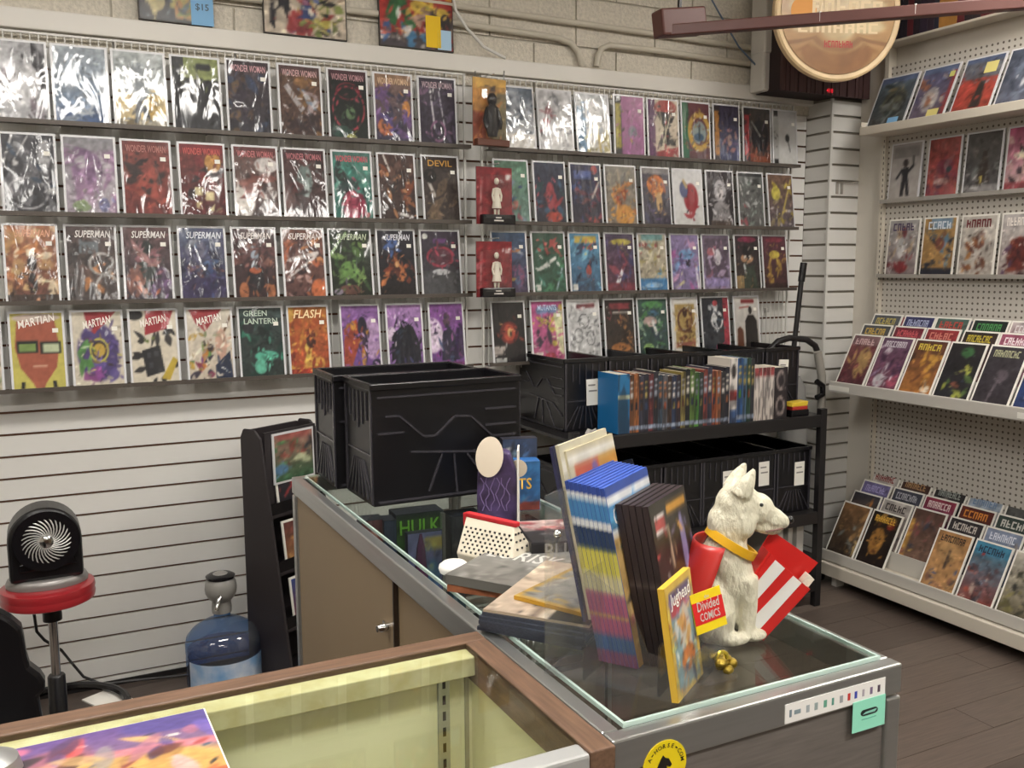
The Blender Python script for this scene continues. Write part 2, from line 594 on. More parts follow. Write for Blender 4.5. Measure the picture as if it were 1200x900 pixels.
wb = struct(MB().box(XL, XR + 0.3, YW + 0.012, YW + 0.1, 0, CEIL).build('wall_back', GROOVE))
PITCH_S = 0.0762
zg = hit(200, 568.3, 1, YW).z
zg = zg - PITCH_S * math.floor(zg / PITCH_S)
slat_me = MB().box(-2.2, 3.41, 0, 0.012, 0.0045, PITCH_S - 0.0045).mesh('slat', SLAT)
k = -1
while zg + k * PITCH_S < 2.29:
    z0 = zg + k * PITCH_S
    if z0 > 0:
        link('slat', slat_me, wb, (0, YW, z0))
    elif z0 + PITCH_S > 0.02:
        MB().box(-2.2, 3.41, YW, YW + 0.012, 0.004, z0 + PITCH_S - 0.0035).build('slat', SLAT, wb)
    k += 1
# concrete blocks above the trim
mb = MB().box(XL, XR, YW - 0.004, YW + 0.012, 2.30, CEIL)
mb.build('mortar', MORTAR, wb)
BW, BH = 0.405, 0.203
blk = MB().box(0.004, BW - 0.004, 0, 0.03, 0.004, BH - 0.004).mesh('block', BLOCK)
xj = hit(274, 25, 1, YW - 0.012).x
for r in range(4):
    for c in range(-3, 9):
        x = xj + c * BW + (BW / 2 if r % 2 else 0)
        if x + BW < XR and 2.20 + r * BH < CEIL - 0.1:
            link('block', blk, wb, (x, YW - 0.012, 2.235 + r * BH))
tr = struct(MB().box(-2.2, 3.41, YW - 0.045, YW + 0.005, hit(760, 105, 1, YW - .045).z, hit(760, 87, 1, YW - .045).z).build('trim_1', WHITE, bevel=0.004))
trim_top = hit(760, 87, 1, YW - .045).z
struct(MB().box(-2.2, 3.41, YW - 0.006, YW, 0, 0.02).build('baseboard_back', BLACKM))

# slatwall-clad column in the far right corner
YC = 3.384
wc = struct(MB().box(3.422, 3.72, YC + 0.012, YW + 0.05, 0, CEIL).build('wall_column', mat('groove_shade_grey', '8d877d', 0.8)))  # grey puts the shade inside the painted grooves into the colour
sA = MB().box(0, 0.012, 0, YW - YC - 0.004, 0.006, PITCH_S - 0.006).mesh('slat', SLAT)
sB = MB().box(0, XR - 3.41 - 0.006, 0, 0.012, 0.006, PITCH_S - 0.006).mesh('slat', SLAT)
zc = hit(955, 139, 0, 3.41).z % PITCH_S
for k in range(30):
    z0 = zc + k * PITCH_S
    if z0 + PITCH_S < 2.32:
        link('slat', sA, wc, (3.41, YC + 0.002, z0))
        link('slat', sB, wc, (3.416, YC, z0))
MB().box(3.404, 3.416, YC - 0.006, YC + 0.006, 0, 2.3).build('corner_trim', WIRE, wc)
wr = struct(MB().box(XR, XR + 0.12, YF, YC, 0, CEIL).build('wall_right', BEIGE))
struct(MB().box(XL - 0.1, XL, YF, YW + 0.1, 0, CEIL).build('wall_left', WALLM))
struct(MB().box(XL - 0.1, XR + 0.1, YF - 0.1, YF, 0, CEIL).build('wall_front', WALLM))
struct(MB().box(XL - 0.1, XR + 0.12, YF - 0.1, YW + 0.1, CEIL, CEIL + 0.08).build('ceiling', CEILM))

for i, (x, y, L, W, E) in enumerate(TROFFERS):
    t = thing('ceiling_light', ['long fluorescent ceiling light over the two counters', 'shorter fluorescent ceiling light near the corner column', 'fluorescent ceiling light behind the wood-edged case',
              'fluorescent ceiling light behind the metal showcase', 'rearmost fluorescent ceiling light of the shop', 'fluorescent ceiling light near the left wall'][i], 'ceiling light', (x, y, CEIL), 0)
    MB().box(-L / 2 - .03, L / 2 + .03, -W / 2 - .03, W / 2 + .03, -0.05, -0.001).build('housing', WIRE, t)
    MB().box(-L / 2, L / 2, -W / 2, W / 2, -0.062, -0.05).build('diffuser', emit_mat('lamp_%d' % i, 'fffaf3', E), t)

# conduits, cords and top-of-wall pieces
YP = YW - 0.032
def wp(x, y, yy=YP):
    return hit(x, y, 1, yy)
PIPE = mat('painted_conduit', 'c2bbab', 0.5, var=0.05)
def conduit(pts, r, label, m=PIPE, name='conduit_pipe', cat='pipe', n=10):
    o = MB().tube(pts, r, n).build(name, m, None, True)
    return tag(o, label, cat)
conduit([wp(440, -6), wp(534, 7), wp(769, 40), wp(893, 58)], 0.013, 'upper painted conduit running along the block wall')
conduit([wp(250, -6), wp(409, 12), wp(534, 27), wp(638, 42), wp(655, 45), wp(668, 50), wp(677, 60), wp(682, 76)], 0.013, 'lower painted conduit bending down into the white trim')
conduit([wp(699, 78), wp(701, 66), wp(705, 57), wp(714, 53), wp(767, 59), wp(893, 77)], 0.013, 'painted conduit rising from the trim and running right to the white box')
conduit([wp(531, -4, YP - .03), wp(534, 12, YP - .03), wp(547, 33, YP - .03), wp(567, 55, YP - .03), wp(592, 68, YP - .02)], 0.006, 'white cord hanging in a curve beside the red poster', WIRE, 'power_cord', 'cord', 6)
conduit([wp(832, -4, YP - .05), wp(850, 28, YP - .05), wp(866, 55, YP - .05), wp(889, 80, YP - .05)], 0.004, 'thin blue-grey cable crossing the block wall near the round sign', mat('blue_cable', '5b6b80', .5), 'cable', 'cord', 6)

# white box standing beside the block wall left of the round sign
p0 = hit(894, 106, 1, YW - 0.14)
p1 = hit(916, 106, 1, YW - 0.14)
t = thing('wall_box', 'tall white painted metal box on the wall left of the round sign', 'box', (0, 0, 0))
MB().box(p0.x, p1.x, YW - 0.14, YW - 0.045, p0.z, 2.9).build('body', WHITE, t, bevel=0.012)
zz = hit(905, 62, 1, YW - 0.15).z
MB().box(p0.x - .002, p1.x + .002, YW - 0.15, YW - 0.05, zz, 2.9).build('cover_plate', WHITE, t, bevel=0.008)

# three oversized comics standing on the trim
def oversized(x0, x1, yb, label, spec, h, notes):
    a, b = hit(x0, yb[0], 1, YW - 0.06), hit(x1, yb[1], 1, YW - 0.06)
    w = b.x - a.x
    z = trim_top + 0.001
    r = comic(label, ((a.x + b.x) / 2, YW - 0.05, z), 0, 0.04, spec, w, h, bag=False, sticker=False, name='oversized_comic', thick=0.012, margin=0.004, res=(44, 60), body=mat('dark_board_edge', '3a3530', .6))
    for (u, v, nw, nh, col, tx) in notes:
        n = MB().box(-nw / 2, nw / 2, -0.002, -0.001, 0, nh).build('price_note', mat('note_' + col, col, .7), r)
        n.location = ((u - .5) * w, -0.001, v * h)
        if tx:
            link('price_writing', text_mesh(tx, nw * .6, None, mat('pen_grey', '4b5a66', .6)), n, (0, -0.0026, nh * .55))
    return r
oversized(163, 250, (20, 30), 'oversized dark comic with blue fifteen dollar note on the white trim',
          'g 2c3a52 2a2c30;s 26 .22 8fa0a8,3d5878,4a6b80,1c1d22;s 8 .16 c08a3c,b0a050 .4 .55 .8 1;e .22 .82 .2 .16 b9a86a;o .22 .82 .17 .13 .25 2a2624;e .2 .78 .06 .04 c7a83c;e .55 .9 .07 .12 b0783a;p 7f8a3a .5 .95 .62 .83 .85 .8 .7 .93;r 0 .97 1 1 22201f', 0.36, [(.86, .0, .075, .11, '7fb0d8', '$15')])
oversized(310, 408, (37, 47), 'oversized pale comic with scattered red, blue and yellow figures on the trim',
          'g cfc0a8 bfae98;s 8 .3 a08a70,b8a890;p 26242a .08 .55 .2 .5 .3 .6 .33 .8 .27 .85 .22 .72 .14 .78 .12 .97 .06 .9;s 22 .13 a02a2a,b03030,2a3c78,8a2a30 .35 .5 .75 .97;s 14 .1 b8b040,c8a050,7a8a3a,d8c0a0 .5 .6 .95 .97;s 8 .08 1e1c22,c9b088 .3 .6 .9 1', 0.36, [])
oversized(446, 533, (50, 60), 'oversized red comic with yellow card and pale blue note on the trim',
          'g c03028 a82a24;p 2e6a38 .15 .5 .35 .5 .5 .78 .38 .8 .28 .62 .2 .8 .05 .72;e .6 .55 .2 .1 e0b838;s 16 .14 3a3436,8a6a58,c09a80 .5 .6 1 1;r 0 .86 .7 1 4a4248;s 10 .1 6a5a50,3a78a8,d8d0c8 0 .82 .7 1;e .85 .66 .14 .12 d8b030;e .9 .7 .08 .1 2a2422;s 6 .08 d85a50,3a60a0 0 .7 .12 1', 0.36,
          [(.72, .03, .062, .12, 'e8c020', None), (.87, .015, .058, .075, 'a8c8e0', None)])

# dark slatted case with red digits above the column
t = thing('slatted_case', 'dark brown slatted wooden case with red digits under the round sign', 'case', (0, 0, 0))
DB = mat('dark_purple_brown', '4a3232', .6, var=.2, scale=3, stretch=(30, 30, 1))
zb = hit(975, 118, 1, 3.33).z
xa, xb = hit(915, 110, 1, 3.33).x, hit(1034, 110, 1, 3.33).x
MB().box(xa, XR - .005, 3.34, YW - .055, 2.305, 2.72).build('case_body', mat('case_dark', '2e2020', .7), t)
n = 22
for i in range(n):
    w = (XR - .005 - xa) / n
    MB().box(xa + i * w + .001, xa + (i + 1) * w - .002 - .003 * (i % 3 == 0), 3.325 + .003 * (i % 2), 3.34, 2.30, 2.72).build('slat', DB, t)
d = hit(973, 106, 1, 3.32)
link('digits', text_mesh('418', .04, .02, emit_mat('red_led', 'e02030', .35)), t, (d.x, 3.3225, d.z))

# round sign
c = hit(979, 17, 1, 3.05)
t = thing('round_sign', 'round tan sign with light wooden rim hanging in the corner', 'sign', (c.x, c.y, c.z), -0.35)
R = 77 * (c - Vector((0, 0, CAM_H))).dot(_fw) / F_PX
RX = Matrix.Rotation(math.radians(90), 4, 'X')
MB().lathe([(R * .90, 0), (R * .90, .012), (R * .90, .0125)], 64, RX).build('backing', mat('sign_back', '3a2418', .6), t, True)
ring = [(R * .90, -.004), (R, -.004), (R * 1.0, .026), (R * .97, .032), (R * .91, .028), (R * .90, .013)]
MB().lathe([(r, z) for r, z in ring], 64, RX).build('rim', mat('sign_rim', 'd8bd92', .5, var=.12, scale=10), t, True)
# printed face: a disc cut from the printed grid
def disc_art(spec, r, n, m):
    me = art_mesh(spec, 2 * r, 2 * r, n, n, m, 'face_print')
    bm = bmesh.new(); bm.from_mesh(me)
    for v in bm.verts:
        x, z = v.co.x, v.co.z - r
        d = math.hypot(x, z)
        mx = max(abs(x), abs(z))
        if d > 0:
            v.co.x, v.co.z = x * mx / d, z * mx / d
    bm.to_mesh(me); bm.free()
    return me
link('face_print', disc_art('g d8b070 b8824a;e .5 .62 .46 .12 dcc490;e .5 .45 .46 .12 e2c890;r 0 .77 1 .8 8a5a34;e .5 .92 .5 .1 9a6436;o .5 .5 .98 .98 .08 a05a34;n b07a40 .3 3;d .08', R * .9, 40, PR_FLAT), t, (0, -.0285, 0))
sy = -.0292
m1, m2, m3 = mat('ink_red_sign', 'a82420', .5), mat('ink_cream_sign', 'dfc9a0', .5), mat('ink_shadow_sign', '6a4426', .5)
_seed[0] += 3
link('lettering', marks_mesh(R * .62, R * .11, m1), t, (R * .12, sy, R * .27))
_seed[0] += 1
link('lettering', marks_mesh(R * 1.15, R * .2, m2), t, (R * .16, sy, R * .08))
_seed[0] += 1
link('lettering', marks_mesh(R * 1.3, R * .15, m2), t, (R * .02, sy, -R * .22))
_seed[0] += 1
link('lettering', marks_mesh(R * .46, R * .1, m1), t, (R * .02, sy, -R * .46))
MB().lathe([(R * .2, 0), (R * .2, .001)], 32, RX).build('orange_spot', mat('sign_orange', 'd8902a', .5), t).location = (-R * .55, sy + .001, R * .02)
MB().bar((0, .02, R * .9), (0, .02, CEIL - c.z), .012).build('hanger', BLACKM, t)

# brown bar hung from the ceiling
BR = mat('brown_painted_steel', '5a332c', .45, var=.08, scale=5)
q0, q1 = hit(775, 37, 1, 2.95), hit(1235, 1, 1, 2.05)
t = thing('ceiling_bar', 'brown painted bar with a boxy end block hung across the round sign', 'bar')
MB().bar(q0, q1, .04, .04).build('bar', BR, t, bevel=.004)
dv = (q1 - q0).normalized()
b0, b1 = hit(770, 28, 1, 2.95), hit(822, 25, 1, 2.93)
MB().bar(b0, b1, .08, .095).build('end_block', BR, t, bevel=.008)
for u in (.12,):
    a = (b0 + b1) / 2
    MB().bar(a, (a.x, a.y, CEIL), .012).build('hanger_rod', BLACKM, t)
for u in (.42, .66):
    a = q0.lerp(q1, u)
    MB().box(a.x - .003, a.x + .003, a.y - .026, a.y - .02, a.z - .012, a.z + .022).build('clip', WIRE, t)
a = q0.lerp(q1, .9)
MB().bar(a, (a.x, a.y, CEIL), .012).build('hanger_rod', BLACKM, t)

# ================================================================== BACK WALL RACKS AND COMICS
ZR = [1.988, 1.694, 1.404, 1.116]
YL = 3.44
def rack(x0, x1, label):
    t = thing('wire_display_rack', label, 'rack', ((x0 + x1) / 2, YL, ZR[3] - .03))
    ox, oz = (x0 + x1) / 2, ZR[3] - .03
    mb = MB()
    n = int((x1 - x0) / .0254)
    for i in range(n + 1):
        x = x0 - ox + (x1 - x0) * i / n
        mb.box(x - .0016, x + .0016, .064, .0672, 0, 2.275 - oz)
    mb.build('wire_grid', WIRE, t)
    for r in range(4):
        z = ZR[r] - oz
        m2 = MB()
        m2.box(x0 - ox, x1 - ox, 0, .04, z - .011, z - .009)
        m2.box(x0 - ox, x1 - ox, -.002, 0, z - .0115, z + .003)
        for q in range(5):
            xq = x0 - ox + (x1 - x0) * (q + .5) / 5
            m2.box(xq - .002, xq + .002, .04, .064, z - .011, z - .009)
        m2.build('shelf_ledge', LEDGE, t)
    for x in (x0 - ox, x1 - ox):
        MB().box(x - .004, x + .004, .06, .07, 0, 2.275 - oz).build('side_rod', WIRE, t)
    MB().box(x0 - ox, x1 - ox, .067, .071, 2.27 - oz, 2.277 - oz).build('top_rod', WIRE, t)
    MB().box(x0 - ox, x1 - ox, .0675, .0715, 1.6 - oz, 1.606 - oz).build('cross_rod', WIRE, t)
    for x in (x0 - ox + .1, x1 - ox - .1):
        for z in (.2, 2.2 - oz):
            MB().box(x - .006, x + .006, .0715, YW - YL, z, z + .02).build('wall_clip', WIRE, t)
    return t
xl0, xl1 = -.45, hit(553, 256, 1, YL).x
xr0, xr1 = hit(573, 260, 1, YL).x, hit(936, 265, 1, YL).x
rack(xl0, xl1, 'left wire display rack on the slatwall, four ledges of comics')
rack(xr0, xr1, 'right wire display rack on the slatwall, beside the corner column')

WW = 'WONDER WOMAN'
SU = 'SUPERMAN'
# description | art | title | title colour | title width
LEFT = [
 [('silvery glare-washed comic', 'h b8b8bc 9a9a9e;r .72 0 1 1 2c2a30;n e8e8ec .6 3;s 6 .2 6a5a64,d0d0d4;l .86 .1 .86 .8 .03 8a8a90', None, '', 0),  # silver tones are sleeve glare painted into the cover
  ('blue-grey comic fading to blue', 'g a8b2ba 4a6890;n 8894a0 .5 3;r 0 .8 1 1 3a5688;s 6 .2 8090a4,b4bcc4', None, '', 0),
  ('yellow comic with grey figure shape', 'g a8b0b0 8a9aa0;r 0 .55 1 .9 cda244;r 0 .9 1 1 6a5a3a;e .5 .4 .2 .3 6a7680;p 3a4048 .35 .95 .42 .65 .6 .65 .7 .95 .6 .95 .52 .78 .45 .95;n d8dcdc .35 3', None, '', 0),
  ('dark grey comic with olive band', 'g 3a3c3c 24242a;r .25 0 1 .3 8e9a58;l .55 .12 .8 .12 .06 2a2c2c;s 6 .12 4a4c54,16161a', None, '', 0),
  ('dark blue and brown comic with pink title', 'g 4a3a40 2c2a34;s 18 .16 2e3a58,5a4030,3a3040,6a5038;r 0 0 1 .13 3a2c34', WW, 'c89aa0', .85),
  ('brown comic with a white splash', 'g 6a4a38 4a3430;s 8 .2 8a6038,5a4640;p b0a8a8 .1 .3 .2 .25 .6 .6 .5 .66;s 8 .13 c8c8d0,7a90a8,a89090 .45 .3 1 .65;s 5 .2 3a2a2c .2 .7 1 1;r 0 0 1 .12 5a4040', WW, 'c8a0a0', .85),
  ('black comic with red arcs and green spot', 'g 1e2020 1a2420;o .5 .55 .42 .32 .06 a03040;o .5 .3 .3 .12 .1 7a2430;e .55 .62 .14 .1 5a7a50;e .3 .9 .3 .1 2a4a40;e .55 .98 .15 .06 a0a040;r 0 0 1 .12 4a2c34', WW, 'b88a90', .85),
  ('purple and orange comic', 'g 8a6a5c 3a3450;s 14 .18 6a4a80,4a3a68,3c3850;e .25 .78 .22 .14 c06a40;e .85 .5 .12 .14 c8803a;s 6 .12 a05040,5a4a90;r 0 0 1 .14 9a7458', WW, 'd0b090', .85),
  ('dark violet comic with pale vertical streaks', 'g 4a4050 2c2638;s 8 .14 5a4a68,7a5a78;l .3 .15 .4 .75 .03 c8c4cc;l .55 .2 .7 .8 .025 b8b4c0;o .5 .8 .2 .15 .15 8a5a80;r 0 0 1 .12 3c3444', WW, 'b8a0a8', .85)],
 [('dark grey comic with white plastic creases', 'g 4a4a50 26262c;s 8 .25 6a6a70,1e1e24;l .2 .02 .02 .35 .03 d0d0d0;l .5 .02 .2 .35 .02 b8b8b8;e .8 .25 .14 .2 a8a8ac;o .45 .75 .38 .2 .08 a0a0a4;s 6 .12 3a4a60,c8c8c8', None, '', 0),  # pale strokes paint the shine of the sleeve onto the print
  ('pale mauve comic', 'g 8c8a90 9a8c9a;n 9a6a98 .7 3;s 10 .2 7a5880,a890a8,b0a8b0;e .3 .9 .2 .08 8aa070;e .75 .88 .12 .1 6a6a98', None, '', 0),
  ('brick-red comic with dark shapes', 'g 8a4038 7a302c;s 8 .22 3a2c2c,2e2628 .1 .25 .7 .6;s 10 .2 9a3830,6a2a28,b04a3c .1 .4 1 1;r 0 0 1 .14 7a3430', WW, 'a86a60', .85),
  ('red, orange and black comic with cream blocks', 'g 7a3430 5a2428;s 10 .2 2a2024,8a2c30 0 .2 1 .7;e .75 .25 .2 .15 c88a3c;r .3 .6 .48 .72 d8c890;r .55 .66 .74 .78 dccb94;r .32 .8 .45 .9 d0b880;p d8c890 .55 .95 .75 .82 .7 .98;r 0 0 1 .12 8a2c30', WW, 'c05048', .85),
  ('brown comic with swirling white shapes', 'g 6a4a44 5a4a48;e .75 .25 .3 .12 d0c8c4;e .2 .75 .26 .28 d4ccc4;e .75 .65 .25 .1 c8c0bc;s 8 .18 5a2a2a,3a2828,8a4a40 .25 .3 .8 .7;s 3 .16 6a5858 .5 .75 1 1;r 0 0 1 .13 6a3434', WW, 'b86a6c', .85),
  ('dark red-brown comic with a grey-green centre', 'g 5a3c3a 3e2e30;e .5 .45 .2 .25 6a7a76;p 9aa8a4 .55 .3 .62 .28 .58 .7 .48 .68;s 10 .18 5a2e2e,2e2828,6a4640;r 0 0 1 .13 4a2c30', WW, 'b06a70', .85),
  ('teal comic over magenta', 'g 3f8a78 2c6a60;s 6 .25 4aa088,2a3a3a;e .5 .8 .36 .25 9a2c48;s 10 .12 c04a60,7a2038,d06a70 .2 .6 .9 1;e .2 .35 .15 .1 2a3430;r 0 0 1 .13 4a7a70', WW, 'c05060', .85),
  ('brown comic with orange streaks', 'g 4e3630 3a2a28;s 14 .16 8a4428,a86038,3a3434,6a4a40;l .15 .02 .3 .25 .03 d8d0c8;l .5 .9 .9 .95 .03 d0ccc8;s 6 .1 c08050', None, '', 0),
  ('dark brown comic with gold title', 'g 3a2e2a 3e3430;s 10 .2 6a5440,4a4038,8a7050 .2 .3 1 1;l .15 .4 .3 .6 .05 b8b0a8;e .2 .3 .2 .12 1e1a1a', 'DEVIL', 'c09040', .7)],
 [('fiery tan comic', 'g b06a40 6a4038;n d8a868 .7 4;s 14 .16 c87a44,e0b878,8a4430,f0d8b0 0 .1 1 .9;e .5 .5 .1 .1 2a2024;e .5 .75 .1 .14 2c2224;r 0 .9 1 1 4a3a34', SU, 'd8a080', .7),
  ('grey-brown comic with curling smoke', 'g 5a4a48 4a403e;s 10 .2 3a3434,6a5048;r .25 .2 .65 .36 6a7278;s 6 .1 c07a44 .3 .5 .9 .9;o .7 .5 .25 .14 .15 a8a4a0;o .8 .85 .25 .2 .12 b0aca8', SU, 'e0dcd8', .75),
  ('mauve and charcoal comic', 'g 6a4c4c 3a3440;e .5 .5 .2 .35 2a3230;e .2 .75 .2 .22 8a5a50;e .8 .75 .2 .22 5a4460;s 8 .14 b07a78,9a6068 0 .2 1 .5;s 6 .1 c06a4a,7a5a8a .05 .6 1 .95', SU, 'e0dcd8', .75),
  ('navy-blue comic', 'g 56607c 2c2a48;e .35 .3 .25 .15 7a7e8c;s 10 .16 3a5088,4a6898,22223c .05 .3 1 .7;s 8 .1 8a5040,2a2034 .15 .5 .9 .7;r 0 .7 1 1 352e54;n 4a4068 .4 4', SU, 'd8dce4', .8),
  ('dark comic with orange armour shapes', 'g 4a3436 3a2426;s 14 .15 5a2c2a,6a4040,8a5a50 0 .2 1 .6;e .5 .38 .1 .07 9aa8b8;e .5 .72 .22 .22 221e24;e .5 .6 .16 .05 c05a34;e .2 .9 .12 .14 b0643a;e .85 .9 .12 .14 b0643a', SU, 'e4dcd8', .75),
  ('orange and white slashed comic', 'g 7a4a3c 5a3a38;s 12 .18 c8643c,d88850,4a3234 0 .15 1 .6;l .15 .45 .85 .35 .04 d8d0cc;l .1 .7 .8 .4 .03 c8c0bc;s 8 .12 3a2a2e,b89088 0 .5 .7 1;e .85 .9 .22 .18 d86a38', SU, 'e8e0dc', .8),
  ('dark green comic with lime vines', 'g 2a3626 22281e;s 14 .14 5a8040,7aa050,34502c .1 .2 1 .85;e .45 .6 .22 .14 6a9a48;l .02 .35 .4 .05 .03 9ac080;e .45 .9 .3 .08 6a4238;e .15 .93 .12 .05 8a7a90', SU, 'b8c4a8', .75),
  ('black and orange comic with blue top', 'g 2c2a34 1c181c;s 6 .14 3a5a9a,4a6ab0 .3 .12 .7 .32;s 14 .13 8a3a24,b0542c,5a2c24,c8703a .1 .4 .95 .8;e .5 .52 .06 .05 e0a060;r 0 .85 1 1 221c1e', SU, 'd8d8e0', .7),
  ('dark slate comic with a red oval', 'g 3a3040 3c3c40;e .5 .4 .36 .16 5a2c3a;o .5 .4 .34 .15 .14 a83448;r 0 .62 1 1 48484c;e .1 .08 .08 .05 d8d8d0;e .5 .64 .25 .05 c8c8cc;l .35 .15 .65 .15 .05 6a3a78', None, '', 0)],  # white sleeve glare is part of this cover's painted colours
 [('yellow comic, orange face and sunglasses', 'g c8b848 d0c450;p b0543a .12 .1 .85 .08 .92 .45 .85 .72 .6 .95 .4 .95 .15 .72 .06 .45;e .5 .06 .5 .06 c8b0a0;r .1 .36 .5 .52 1e2420;r .55 .38 .95 .54 1e2420;r .14 .4 .46 .5 7a9a48;r .6 .41 .92 .52 c0cca0;l .4 .7 .65 .7 .02 d89878;p b85a3c .36 .9 .64 .9 .58 1 .42 1;p 2a2a28 .15 .9 .22 .9 .2 1 .13 1;p 2a2a28 .75 .9 .82 .9 .84 1 .76 1;d .08', 'MARTIAN', 'f0e8e0', .75),
  ('cream comic with a purple burst and yellow ring', 'g d8ccb4 d4c8b0;e .5 .55 .46 .42 4a3a78;s 8 .16 5a4a98,3a3068,8a3a80 .15 .25 .9 .9;p b02c34 .25 0 .9 0 .45 .3 .3 .22;s 8 .12 4a8a3c,5aa04a,6ab050 .15 .35 .5 .75;e .52 .52 .16 .13 3a3020;e .52 .52 .13 .1 d0a838;o .52 .52 .18 .15 .12 c8c040;s 4 .1 8a3a90,c05080 .2 .7 .5 .9;d .1', 'MARTIAN', 'f0e8e0', .6),
  ('cream comic strewn with black blocks', 'g dcd0b8 d8ccb4;s 16 .12 201e20,2a282a;p b02a34 .35 0 .95 0 .8 .25 .3 .34;e .1 .05 .2 .08 2a2828;p 26262a .22 .55 .62 .48 .7 .85 .3 .92;r .33 .58 .42 .66 3c3c44;r .48 .56 .58 .64 3c3c44;r .36 .72 .45 .8 3c3c44;p c8a828 .62 .95 .9 .65 1 .7 .8 .98;s 3 .06 a86a3a,6a7a38 .3 .35 .7 .45;d .08', 'MARTIAN', 'f0e8e0', .6),
  ('cream comic with a red burst and coloured shards', 'g d8ccb8 d0c0a8;p a82c34 .05 0 .8 0 .4 .32 .2 .2;s 8 .14 4a7a3a,6a9a40,c8742c,d0a030 0 .3 .5 .95;e .75 .5 .14 .25 d0a088;p 26304a .6 .8 .95 .6 1 1 .6 1;s 6 .1 8a3050,302a40,7a3a88 .05 .6 .5 1;e .5 .55 .08 .06 3a2a2a;l .85 .3 1 .1 .03 6a4a30;d .12', 'MARTIAN', 'f0e8e0', .6),
  ('dark teal comic with jade shapes', 'g 3a4a48 22302e;s 12 .16 2a7a60,3c9a78,1e3a34,1a2624 0 .25 1 1;e .6 .7 .3 .08 4ab090;e .45 .85 .16 .12 56b898;e .2 .28 .15 .1 2a2c30', 'GREEN\nLANTERN', 'b8c8b8', .8),
  ('fiery orange comic', 'g c06a28 a83c20;n e8b040 .8 4;s 14 .15 d8862c,e8c048,b04a20,8a2a1c 0 .15 1 .95;e .55 .5 .14 .12 4a241c;e .6 .42 .08 .08 6a3020;r 0 .92 1 1 a02c1c', 'FLASH', 'f0d8a8', .75),
  ('purple comic with a rust-red cape shape', 'g 8a58a0 6a4090;p a8402c .05 .35 .4 .2 .5 .5 .2 .95 0 .95;e .8 .5 .25 .35 b890c4;e .55 .35 .14 .2 2a2438;e .3 .3 .08 .08 d08a30;e .6 .6 .08 .3 3a2c44;e .55 .8 .06 .16 d09038;e .68 .4 .05 .05 c88838;e .9 .9 .14 .08 2e2840', None, '', 0),
  ('lilac comic with a black hulking shape', 'g a878b8 7a5098;e .1 .45 .14 .12 d8c0dc;p 1e1e2c .05 .95 .1 .5 .3 .35 .5 .25 .75 .35 .92 .6 .95 .95;e .45 .35 .1 .12 1c1c28;s 8 .14 28344a,24303c,1a1a26 .2 .4 .85 .95;l .2 .35 .3 .2 .03 262230;r 0 .95 1 1 3a3a70', None, '', 0),
  ('purple comic with pale disc and dark rider', 'g 8a4a9c 6a3a88;e .05 .5 .35 .3 dcc4e0;e .5 .25 .12 .12 5a3c50;p 2a2440 .3 .9 .35 .5 .5 .3 .75 .5 .85 .9;s 8 .12 3a4a70,4a2c58,9a4a90 .3 .4 .95 .95;e .9 .6 .16 .3 3a2050;r 0 .93 1 1 7a2c70', None, '', 0)],
]
